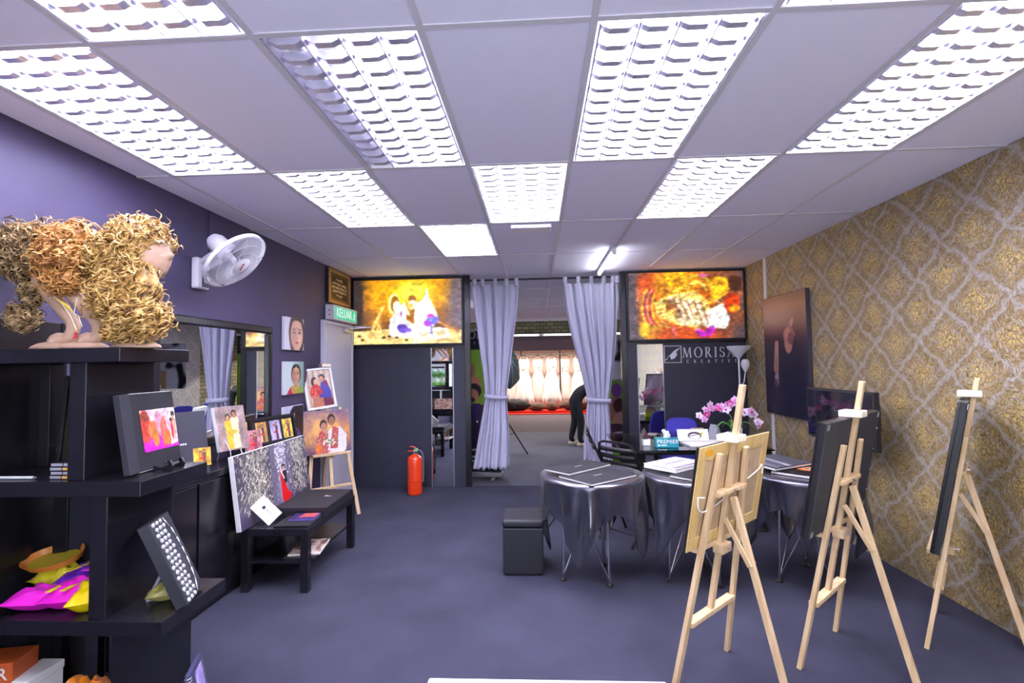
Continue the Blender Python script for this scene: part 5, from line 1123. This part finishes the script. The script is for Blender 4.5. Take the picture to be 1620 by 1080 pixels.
def folding_chair(label,x,y,rz):
    t = thing('folding_chair',label,'chair',(x,y,0),rz,'black folding chairs')
    for s_ in (-1,1):
        MB().tube([(s_*.20,.20,.0),(s_*.20,-.02,.45),(s_*.195,-.17,.78),(s_*.17,-.19,.845),(s_*.12,-.195,.862)],.011,8).build('side_tube', BLACKMETAL, t, True); MB().tube([(s_*.175,-.22,0),(s_*.175,.18,.44)],.011,8).build('leg', BLACKMETAL, t, True)
    MB().tube([(-.125,-.195,.862),(.125,-.195,.862)],.011,8).build('top_rail', BLACKMETAL, t, True)
    for k in range(3):
        z = .80-k*.065; y_ = -.185+k*.028; MB().grid([[(u*.19,y_-.018*(1-u*u)+.0,z+dz) for u in np.linspace(-1,1,9)] for dz in (-.02,.02)]).build('back_slat', BLACK, t, 'all', .006)
    for k in range(6): MB().box(-.185,.185,-.13+k*.055,-.085+k*.055,.438,.452,.003).build('seat_slat', BLACK, t)
    MB().tube([(-.175,-.14,.09),(.175,-.14,.09)],.007,6).build('stretcher', BLACKMETAL, t, True)
folding_chair('black slatted folding chair nearer the round table, at the glass desk',.80,4.52,-PI/2+.75)
folding_chair('black slatted folding chair farther back, beside the right curtain',.72,5.45,-PI/2-.05)
# ------------------------------------------------------------------ orchid
oc = thing('orchid','pink and white orchid in a pot on the glass desk','plant',(1.93,5.05,.751)); 
MB().lathe([(.0,0),(.045,0),(.06,.09),(.065,.10),(.055,.10),(.05,.09),(0,.09)],20).build('pot', mat('white_ceramic',(.75,.75,.78),.2), oc, True)
LEAFM = mat('orchid_leaf',(.08,.25,.05),.4); STEMM = mat('orchid_stem',(.30,.50,.15),.5)
for k in range(9):
    a = k*.7; L = .22+.05*(k%3); P = []
    for i in range(9):
        s_ = i/8; w_ = .018*math.sin(PI*min(1,s_*.9+.08)); r = L*s_*.6; z = .10+L*(1.1*s_-.95*s_*s_); P.append([(r*math.cos(a)-w_*sg*math.sin(a),r*math.sin(a)+w_*sg*math.cos(a),z+abs(sg)*.006) for sg in (-1,0,1)])
    MB().grid(P).build('leaf', LEAFM, oc, 'all', .002)
def flower_mesh(name, petal, lip):
    b = MB()
    for k in range(5):
        a = PI/2+k*2*PI/5; wide = .017 if k in (1,4) else .012; P = []
        for i in range(6):
            s_ = i/5; w_ = wide*math.sin(PI*(.12+.80*s_)); r = .034*s_; P.append([(r*math.cos(a)-w_*sg*math.sin(a),-.004*math.sin(s_*3)+.004*abs(sg),r*math.sin(a)+w_*sg*math.cos(a)) for sg in (-1,0,1)])
        b.grid(P)
    o = b.build(name, petal, None, 'all'); md = MB().ball((0,-.008,-.004),.008,.01,.007,8).build(name, lip, None, 'all')
    me = o.data; me.materials.append(lip); bm = bmesh.new(); bm.from_mesh(me); n0 = len(bm.faces); bm.from_mesh(md.data); bm.faces.ensure_lookup_table()
    for f in bm.faces[n0:]: f.material_index = 1
    bm.to_mesh(me); bm.free(); bpy.data.objects.remove(md); C.objects.unlink(o); return o
PINKP = mat('pink_petal',(.72,.42,.66),.5,var=.3,vscale=60); PALEP = mat('pale_petal',(.78,.66,.80),.5,var=.15,vscale=60); MAG = mat('magenta_lip',(.72,.05,.38),.4); LEM = mat('lemon_lip',(.70,.62,.05),.4)
FL = [flower_mesh('flower',PINKP,MAG),flower_mesh('flower',PALEP,MAG),flower_mesh('flower',mat('magenta_petal',(.75,.06,.42),.5),LEM)]
def spray(pts, n, kinds, seed):
    r = random.Random(seed); P = [Vector(p) for p in pts]; MB().tube(P,[.0045,.004,.0035,.003,.002][:len(P)],6).build('stem', STEMM, oc, True)
    for i in range(n):
        s_ = .45+.55*i/(n-1); f = s_*(len(P)-1); k = min(len(P)-2,int(f)); p = P[k].lerp(P[k+1],f-k)+Vector((r.uniform(-.03,.03),r.uniform(-.04,.01),r.uniform(-.03,.035)))
        sc_ = r.uniform(1.0,1.45)*(1.05-.25*(i/n)); share(FL[kinds[i%len(kinds)]],'flower',oc,T(*p) @ Euler((r.uniform(-.5,.3),r.uniform(-.5,.5),r.uniform(-.7,.7))).to_matrix().to_4x4() @ Matrix.Scale(sc_,4))
spray([(0,0,.08),(-.02,-.01,.25),(-.10,-.03,.36),(-.22,-.05,.36),(-.33,-.06,.24)],12,(0,1,0,0,2),1)
spray([(0.01,0,.08),(.02,-.02,.25),(.03,-.04,.38),(-.03,-.06,.40),(-.06,-.07,.33)],7,(2,0,0),2)
spray([(.02,0,.08),(.06,-.01,.25),(.13,-.03,.32),(.19,-.04,.24),(.22,-.05,.10)],10,(1,1,0),3)
# ------------------------------------------------------------------ floor lamp
fp = thing('floor_lamp','white floor lamp with an uplight bowl and small reading lamp by the gold wall','lamp',(2.435,6.12,0))
MB().lathe([(.0,.0),(.13,0),(.13,.015),(.02,.03),(.012,.04),(0,.04)],28).build('base', WHITE, fp, True); MB().tube([(0,0,.03),(0,0,1.60)],.011,10).build('pole', WHITE, fp, True)
MB().lathe([(.012,1.58),(.03,1.60),(.075,1.655),(.125,1.70),(.136,1.735),(.133,1.735),(.12,1.705),(.07,1.665),(.0,1.64)],32).build('bowl_shade', WHITE, fp, True)
MB().tube([(0,0,1.2),(.04,-.03,1.3),(.055,-.05,1.43)],.007,8).build('gooseneck', WHITE, fp, True); MB().lathe([(.012,1.42),(.022,1.44),(.05,1.50),(.048,1.54),(.03,1.57),(0,1.575)],20,(.055,-.05,0)).build('reading_shade', WHITE, fp, True)
# ------------------------------------------------------------------ right wall: canvas, conduit, television
RW = lambda y,z,off=0: T(XR-off,y,z) @ Rz(-PI/2)     # local -y faces into the room (-x)
def hands():
    p = Pic(80,112); p.grad([(0,(.13,.12,.19)),(.35,(.14,.13,.21)),(.62,(.22,.17,.22)),(.75,(.48,.33,.28)),(.9,(.66,.45,.36)),(1,(.50,.36,.33))])
    p.ell(.30,.86,.35,.14,(.72,.50,.40),soft=.9,al=.6); p.poly([(.30,0),(.38,.25),(.45,.48),(.62,.50),(.95,.42),(1,.2),(1,0)],(.12,.115,.19)); p.ell(.66,.50,.22,.12,(.13,.12,.19))
    p.ell(.60,.60,.09,.09,(.74,.50,.44)); p.ell(.58,.66,.09,.06,(.70,.46,.40)); p.line((.55,.66),(.70,.77),.03,(.76,.52,.44)); p.ell(.66,.63,.07,.05,(.45,.30,.30)); p.line((.62,.74),(.74,.66),.02,(.6,.4,.36))
    p.line((.25,.38),(.30,.60),.026,(.68,.48,.42)); p.line((.32,.38),(.34,.60),.024,(.72,.52,.46)); p.line((.30,.28),(.29,.42),.05,(.60,.42,.38)); p.line((.28,.30),(.20,.05),.05,(.40,.28,.30)); p.ell(.29,.315,.05,.022,(.55,.52,.6)); p.ell(.28,.13,.2,.1,(.19,.16,.24),soft=.8); return p
cvh = canvas('praying_hands_canvas','tall dark canvas of praying hands on the gold wall','picture',RW(5.325,1.61,.045),.895,1.275,.04,hands(),mat('dark_canvas_edge',(.05,.045,.07),.6))
cond = tag(MB().box(XR-.022,XR-.0005,5.755,5.79,2.252,ZC,.002).box(XR-.022,XR-.0005,5.70,5.735,.45,.968,.002).build('cable_trunking', WHITE),'white cable trunking running down the gold wall behind the tall canvas','conduit')
tv = thing('television','black wall-mounted television beside the middle easel','television'); tv.matrix_world = RW(4.07,1.10,.27)
MB().box(-.435,.435,0,.045,-.21,.215,.006).build('casing', BLACK, tv); MB().box(-.25,.25,.045,.10,-.16,.14,.01).build('rear_housing', BLACK, tv)
MB().box(-.415,.415,-.002,.001,-.185,.195).build('screen', mat('glossy_screen',(.012,.01,.018),.06,spec=.7), tv); MB().box(-.05,.05,.10,.268,-.06,.04,.005).build('wall_bracket', BLACKMETAL, tv); MB().box(-.10,.10,.255,.269,-.11,.09,.003).build('wall_plate', BLACKMETAL, tv); MB().ball((-.40,-.001,-.20),.004,n=6).build('standby_light', WHITE, tv)
# ------------------------------------------------------------------ white table edge at the bottom of the picture
wt = thing('side_table','white tabletop edge at the very bottom of the picture','table',(.008,1.05,0)); MB().box(-.302,.302,-.24,.255,.735,.752,.005).build('tabletop', mat('white_acrylic',(.75,.75,.82),.2), wt)
for x in (-.27,.27):
    for y in (-.21,.21): MB().box(x-.015,x+.015,y-.015,y+.015,0,.735,.002).build('leg', WHITEMETAL, wt)
# ------------------------------------------------------------------ the studio beyond the curtains
pt = thing('stage_platform','low red-carpeted platform at the far end of the studio','platform',(.2,15.5,0)); MB().box(-2.6,2.6,0,1.5,0,.10,.004).build('platform_body', RED, pt); MB().box(-2.6,2.6,-.18,0.0,0,.03,.004).build('carpet_edge', RED, pt)
rk = thing('gown_rail','dark steel rail holding the white gowns','clothes rail',(.2,16.3,.1)); MB().tube([(-2.1,0,1.78),(2.1,0,1.78)],.018,8).build('rail', BLACKMETAL, rk, True)
for x in (-2.0,-.72,.55,2.0): MB().tube([(x,0,0),(x,0,2.0 if abs(x)<1 else 1.78)],.022,8).build('upright', BLACKMETAL, rk, True)
GOWN = [mat('ivory_gown',(.80,.76,.72),.7,bump=.2,bscale=40),mat('blush_gown',(.80,.68,.62),.7,bump=.2,bscale=40)]
def gown(x,k,lab):
    r = random.Random(k); t = thing('wedding_gown',lab,'gown',(x,16.3+(.17 if k%2 else -.17),.1),r.uniform(-.1,.1),'white gowns on the far rail'); P = []; ph = r.uniform(0,6)
    for z,rx,ry in ((1.60,.15,.05),(1.52,.17,.09),(1.38,.16,.10),(1.22,.125,.085),(1.12,.16,.09),(.95,.215,.12),(.7,.235,.15),(.4,.29,.17),(.04+.06*r.random(),.33,.18)):
        f = max(0,(1.2-z))*.018; P.append([((rx+f*math.sin(9*a+ph))*math.cos(a),(ry+f*math.sin(9*a+ph))*math.sin(a),z) for a in np.linspace(0,2*PI,55)])
    MB().grid(P).build('dress', GOWN[k%2], t, 'all', .004)
    for s_ in (-1,1): MB().tube([(s_*.10,0,1.59),(s_*.12,.02,1.66),(s_*.08,0,1.70)],.012,6).build('strap', GOWN[k%2], t, True)
    MB().tube([(-.20,0,1.66),(-.05,0,1.72),(0,0,1.735),(.05,0,1.72),(.20,0,1.66)],.012,6).tube([(0,0,1.735),(0,0,1.77),(.018,0,1.80),(0,0,1.815),(-.018,0,1.795)],.006,6).build('hanger', BLACK, t, True)
    bd = MB(); [bd.ball((r.uniform(-.10,.10),-.10,1.28+r.uniform(-.06,.14)),.018,.01,.018,6) for _ in range(14)]; bd.build('bodice_beads', mat('rose_bead',(.55,.36,.32),.4), t)
for k,x in enumerate((-1.3,-.86,-.42,.02,.46,.90,1.34)): gown(x,k,['white gown at the left end of the far rail, beside the umbrella','white gown second from the left on the far rail','white gown third from the left on the far rail','white gown fourth from the left on the far rail','white gown third from the right on the far rail, by the bending person','white gown second from the right, behind the right curtain','white gown at the right end, behind the right curtain'][k])
DKB = mat('black_bundle',(.012,.012,.014),.9); BRB = mat('brown_bundle',(.085,.045,.03),.9)
def bundle(x,y,wx,hz,m,k,lab):
    t = thing('fabric_bundle',lab,'bundle',(x,y,.10),0,'bundles under the gowns'); b = MB(); n = 20
    r = bmesh.ops.create_uvsphere(b.bm,u_segments=24,v_segments=14,radius=1)
    for v in r['verts']:
        d = 1+.18*mnoise.noise(v.co*2.2+Vector((k,0,0))); v.co = Vector((v.co.x*wx*d,v.co.y*.2*d,max(0,hz*.5+v.co.z*hz*.55*d)))
    b.build('bundle_cloth', m, t, 'all'); MB().tube([(wx*.3*math.cos(a)*0+.0,.21*math.cos(a),hz*.5+hz*.56*math.sin(a)) for a in np.linspace(0,PI,10)],.012,5).build('tie', m, t, True)
bundle(-.80,15.70,.55,.34,DKB,1,'long black bundle on the platform below the left gowns'); bundle(-.02,15.70,.26,.24,BRB,2,'brown bundle standing among the gown hems'); bundle(1.15,15.70,.48,.32,BRB,3,'brown bundle on the platform by the bending person'); bundle(.44,15.70,.18,.26,BRB,4,'small brown bundle at the middle of the platform')
# photographer's umbrella on a stand
us = thing('light_stand','black tripod light stand with a dark studio umbrella','light stand',(-.64,8.72,0))
MB().tube([(0,0,.25),(0,0,1.75)],.014,8).build('pole', BLACKMETAL, us, True)
for a in (-.1,2.0,4.1): MB().tube([(.45*math.cos(a),.45*math.sin(a),.0),(0,0,.72)],.012,8).build('leg', BLACKMETAL, us, True); MB().tube([(.22*math.cos(a),.22*math.sin(a),.36),(0,0,.30)],.006,6).build('spreader', BLACKMETAL, us, True)
MB().tube([(.02,0,.95),(.25,-.03,.80)],.014,8).build('pan_handle', BLACK, us, True)
MB().box(-.05,.05,-.06,.06,.88,1.0,.01).build('bracket', BLACK, us)
ua = Vector((.75,-.45,.30)).normalized(); uq = ua.to_track_quat('Z','Y').to_matrix().to_4x4(); uc = Vector((.02,0,1.60)); UM = mat('dark_green_nylon',(.05,.085,.085),.4)
P = []
for i in range(9):
    s_ = i/8; row = []
    for k in range(65):
        a = k*2*PI/64; sc_ = 1-.06*abs(math.sin(4*a))*s_; rr = .50*math.sin(s_*1.25)/math.sin(1.25)*sc_; row.append(uc+uq @ Vector((rr*math.cos(a),rr*math.sin(a),.26*math.cos(s_*1.25)-.08)))
    P.append(row)
MB().grid(P).build('umbrella_canopy', UM, us, 'all', .003)
for k in range(8):
    a = k*2*PI/8; MB().tube([uc+uq @ Vector((.507*math.sin(s_*1.25)/math.sin(1.25)*math.cos(a),.507*math.sin(s_*1.25)/math.sin(1.25)*math.sin(a),.265*math.cos(s_*1.25)-.08)) for s_ in np.linspace(0,1,7)],.005,5).build('rib', STEEL, us, True)
MB().tube([uc+uq @ Vector((0,0,.18)),uc+uq @ Vector((0,0,-.5))],.006,6).build('shaft', STEEL, us, True)
# roll-up banners
def banner_left():
    p = Pic(90,200,(.40,.62,.18)); p.grad([(0,(.08,.07,.12)),(.16,(.10,.08,.15)),(.18,(.30,.45,.15)),(.5,(.45,.60,.15)),(.86,(.50,.72,.25)),(.87,(.07,.07,.12)),(1,(.10,.10,.16))]); p.noise(26,.6,(.62,.66,.10),4,.5,lambda u,v:(v>.2)*(v<.86))
    p.ell(.30,.62,.22,.06,(.72,.45,.36)); p.ell(.28,.72,.10,.05,(.65,.4,.32)); p.ell(.24,.68,.07,.03,(.65,.1,.25)); p.line((.1,.66),(.5,.58),.04,(.74,.5,.4))
    p.poly([(.05,.16),(.1,.42),(.35,.48),(.75,.46),(.95,.36),(.98,.16)],(.16,.09,.22)); p.ell(.36,.57,.17,.052,(.06,.05,.07)); p.ell(.32,.535,.14,.05,(.66,.42,.34)); p.ell(.30,.505,.07,.018,(.15,.08,.08)); p.poly([(.28,.48),(.5,.48),(.42,.34)],(.20,.12,.34)); p.ell(.72,.28,.10,.03,(.74,.48,.42)); p.ell(.42,.35,.02,.008,(.9,.9,.92))
    for y,wd in ((.10,.006),(.07,.006)): p.line((.08,y),(.92,y+.008),wd,(.82,.80,.86))
    p.line((.1,.145),(.5,.155),.006,(.8,.78,.85)); p.line((.5,.155),(.92,.185),.006,(.8,.78,.85)); return p
def banner_right():
    p = Pic(60,130,(.55,.72,.25)); p.noise(10,.5,(.42,.60,.15),3,.5); p.ell(.5,.88,.14,.09,(.45,.25,.55)); p.ell(.42,.66,.30,.14,(.62,.40,.34)); p.ell(.6,.70,.2,.09,(.25,.12,.12)); p.ell(.68,.52,.3,.12,(.74,.52,.46)); p.poly([(0,.15),(.1,.5),(.9,.48),(1,.15)],(.30,.18,.28)); p.ell(.55,.34,.26,.06,(.85,.78,.88)); p.ell(.72,.33,.14,.05,(.85,.15,.2)); p.poly([(0,0),(1,0),(1,.2),(0,.22)],(.48,.72,.2)); return p
def banner(label, x, y, rz, w_, h_, pic, word):
    t = thing('roll_up_banner',label,'banner',(x,y,0),rz); MB().box(-w_/2,w_/2,-.05,.05,.02,.085,.01).build('base_cassette', STEEL, t)
    for s_ in (-1,1): MB().box(s_*w_*.32-.015,s_*w_*.32+.015,-.17,.17,.0,.02,.004).build('foot', STEEL, t)
    MB().box(-w_/2+.01,w_/2-.01,0,.002,.085,.085+h_).build('sheet', PAPER, t); print_panel('printed_face',pic,w_-.02,h_,PRINT,t,T(0,-.0015,.085+h_/2)); MB().box(-w_/2,w_/2,-.01,.012,.08+h_,.105+h_,.003).build('top_rail', STEEL, t); MB().tube([(0,.03,.05),(0,.03,.09+h_)],.008,6).build('support_pole', STEEL, t, True)
    if word:
        hold = bpy.data.objects.new('wordmark',None); C.objects.link(hold); hold.parent = t; x0 = -w_*.42
        gs = MB()
        for wd_,xa,xb,z,hh in (('MORISA',-w_*.42,w_*.42,h_*.945,.10),('CREATIVE',-w_*.36,w_*.42,h_*.905,.035)):
            g_ = [glyph(c) for c in wd_]; tot = sum(q[1] for q in g_)*hh*.8; gap = (xb-xa-tot)/(len(wd_)-1); xx = xa
            for Q,w2 in g_:
                for q in Q: gs.prism([(xx+a*hh*.8,.085+z+c*hh) for a,c in q],-.004,-.002)
                xx += w2*hh*.8+gap
        bpy.data.objects.remove(hold); gs.build('wordmark', LETTER, t)
banner('roll-up banner with a smiling man in purple, behind the left curtain',-.80,6.90,-.12,.60,1.95,banner_left(),True)
banner('green roll-up banner behind the right curtain',1.13,7.2,.1,.55,1.22,banner_right(),False)
cow = Pic(40,70,(.85,.85,.88)).noise(6,1,(.03,.03,.04),12,.52); cow.poly([(.55,0),(.8,0),(.8,.4),(.55,.4)],(.72,.60,.42))
canvas('wall_poster','black and white abstract poster above the green banner','poster',T(1.30,7.9,1.62),.62,.75,.01,cow,PAPER)
# bending person in black, behind the right curtain
ps = thing('person','person in black clothes bending forward beside the right curtain','person',(.70,9.55,0))
def body():
    me = bpy.data.meshes.new('body'); J = {}; V = []; Rr = []; Ed = []
    def v(n,p,r): J[n] = len(V); V.append(p); Rr.append(r)
    def e(*ns): [Ed.append((J[a],J[b_])) for a,b_ in zip(ns,ns[1:])]
    v('pel',(0,0,.90),(.15,.13)); v('waist',(.14,0,1.03),(.13,.115)); v('chest',(.34,0,1.13),(.15,.13)); v('nb',(.48,0,1.16),(.085,.08)); v('neck',(.55,0,1.15),(.05,.05)); v('head0',(.63,0,1.12),(.08,.08)); v('head1',(.72,0,1.05),(.075,.08)); e('pel','waist','chest','nb','neck','head0','head1')
    for s_,k in ((-1,'l'),(1,'r')):
        f = .10 if s_<0 else -.06
        v('hip'+k,(.0,s_*.09,.84),(.10,.10)); v('knee'+k,(.05+f*.6,s_*.10,.48),(.068,.068)); v('ank'+k,(-.02+f,s_*.10,.10),(.048,.048)); v('toe'+k,(.06+f,s_*.10,.055),(.040,.045)); e('pel','hip'+k,'knee'+k,'ank'+k,'toe'+k)
        v('sh'+k,(.42,s_*.19,1.10),(.065,.065)); v('el'+k,(.42,s_*.23,.82),(.045,.045)); v('wr'+k,(.36,s_*.18,.62),(.03,.03)); v('pal'+k,(.35,s_*.17,.55),(.036,.022)); e('chest','sh'+k,'el'+k,'wr'+k,'pal'+k)
        for q_ in range(4): v('f%d%s'%(q_,k),(.325+q_*.017,s_*.165,.50),(.010,.010)); v('g%d%s'%(q_,k),(.32+q_*.017,s_*.16,.455+.01*abs(q_-1.5)),(.008,.008)); e('pal'+k,'f%d%s'%(q_,k),'g%d%s'%(q_,k))
        v('th'+k,(.31,s_*.15,.545),(.010,.010)); v('ti'+k,(.295,s_*.145,.51),(.009,.009)); e('pal'+k,'th'+k,'ti'+k)
    me.from_pydata(V,Ed,[]); o = bpy.data.objects.new('body',me); C.objects.link(o); md = o.modifiers.new('skin','SKIN'); md.use_smooth_shade = True
    if not me.skin_vertices:
        bm = bmesh.new(); bm.from_mesh(me); bm.verts.layers.skin.verify(); bm.to_mesh(me); bm.free()
    for i,sv in enumerate(me.skin_vertices[0].data): sv.radius = (Rr[i][0]*1.12,Rr[i][1]*1.12); sv.use_root = (i == 0)
    o.modifiers.new('smooth','SUBSURF').levels = 2; o.modifiers['smooth'].render_levels = 2
    dg = bpy.context.evaluated_depsgraph_get(); m2 = bpy.data.meshes.new_from_object(o.evaluated_get(dg)); bpy.data.objects.remove(o); return m2
m2 = body(); m2.materials.clear(); m2.materials.append(mat('black_clothes',(.012,.012,.018),.8)); m2.materials.append(mat('brown_skin',(.42,.24,.17),.5))
for p_ in m2.polygons:
    c_ = p_.center; p_.material_index = 1 if ((abs(c_.y) > .12 and c_.z < .72 and c_.x > .27) or c_.x > .53) else 0; p_.use_smooth = True
bo = bpy.data.objects.new('body',m2); C.objects.link(bo); bo.parent = ps
hr = MB(); hr.ball((.66,0,1.11),.105,.095,.10,16,None); hr.build('hair', mat('black_hair',(.012,.01,.01),.5), ps, 'all')
for s_ in (-1,1):
    f = .10 if s_<0 else -.06; sh = MB(); sh.lathe([(0,0),(.048,0),(.055,.02),(.05,.05),(.03,.075),(0,.078)],18,(.05+f,s_*.10,0),Matrix.Diagonal((2.3,1,1,1))); sh.build('shoe', mat('tan_shoe',(.62,.50,.36),.5), ps, True)
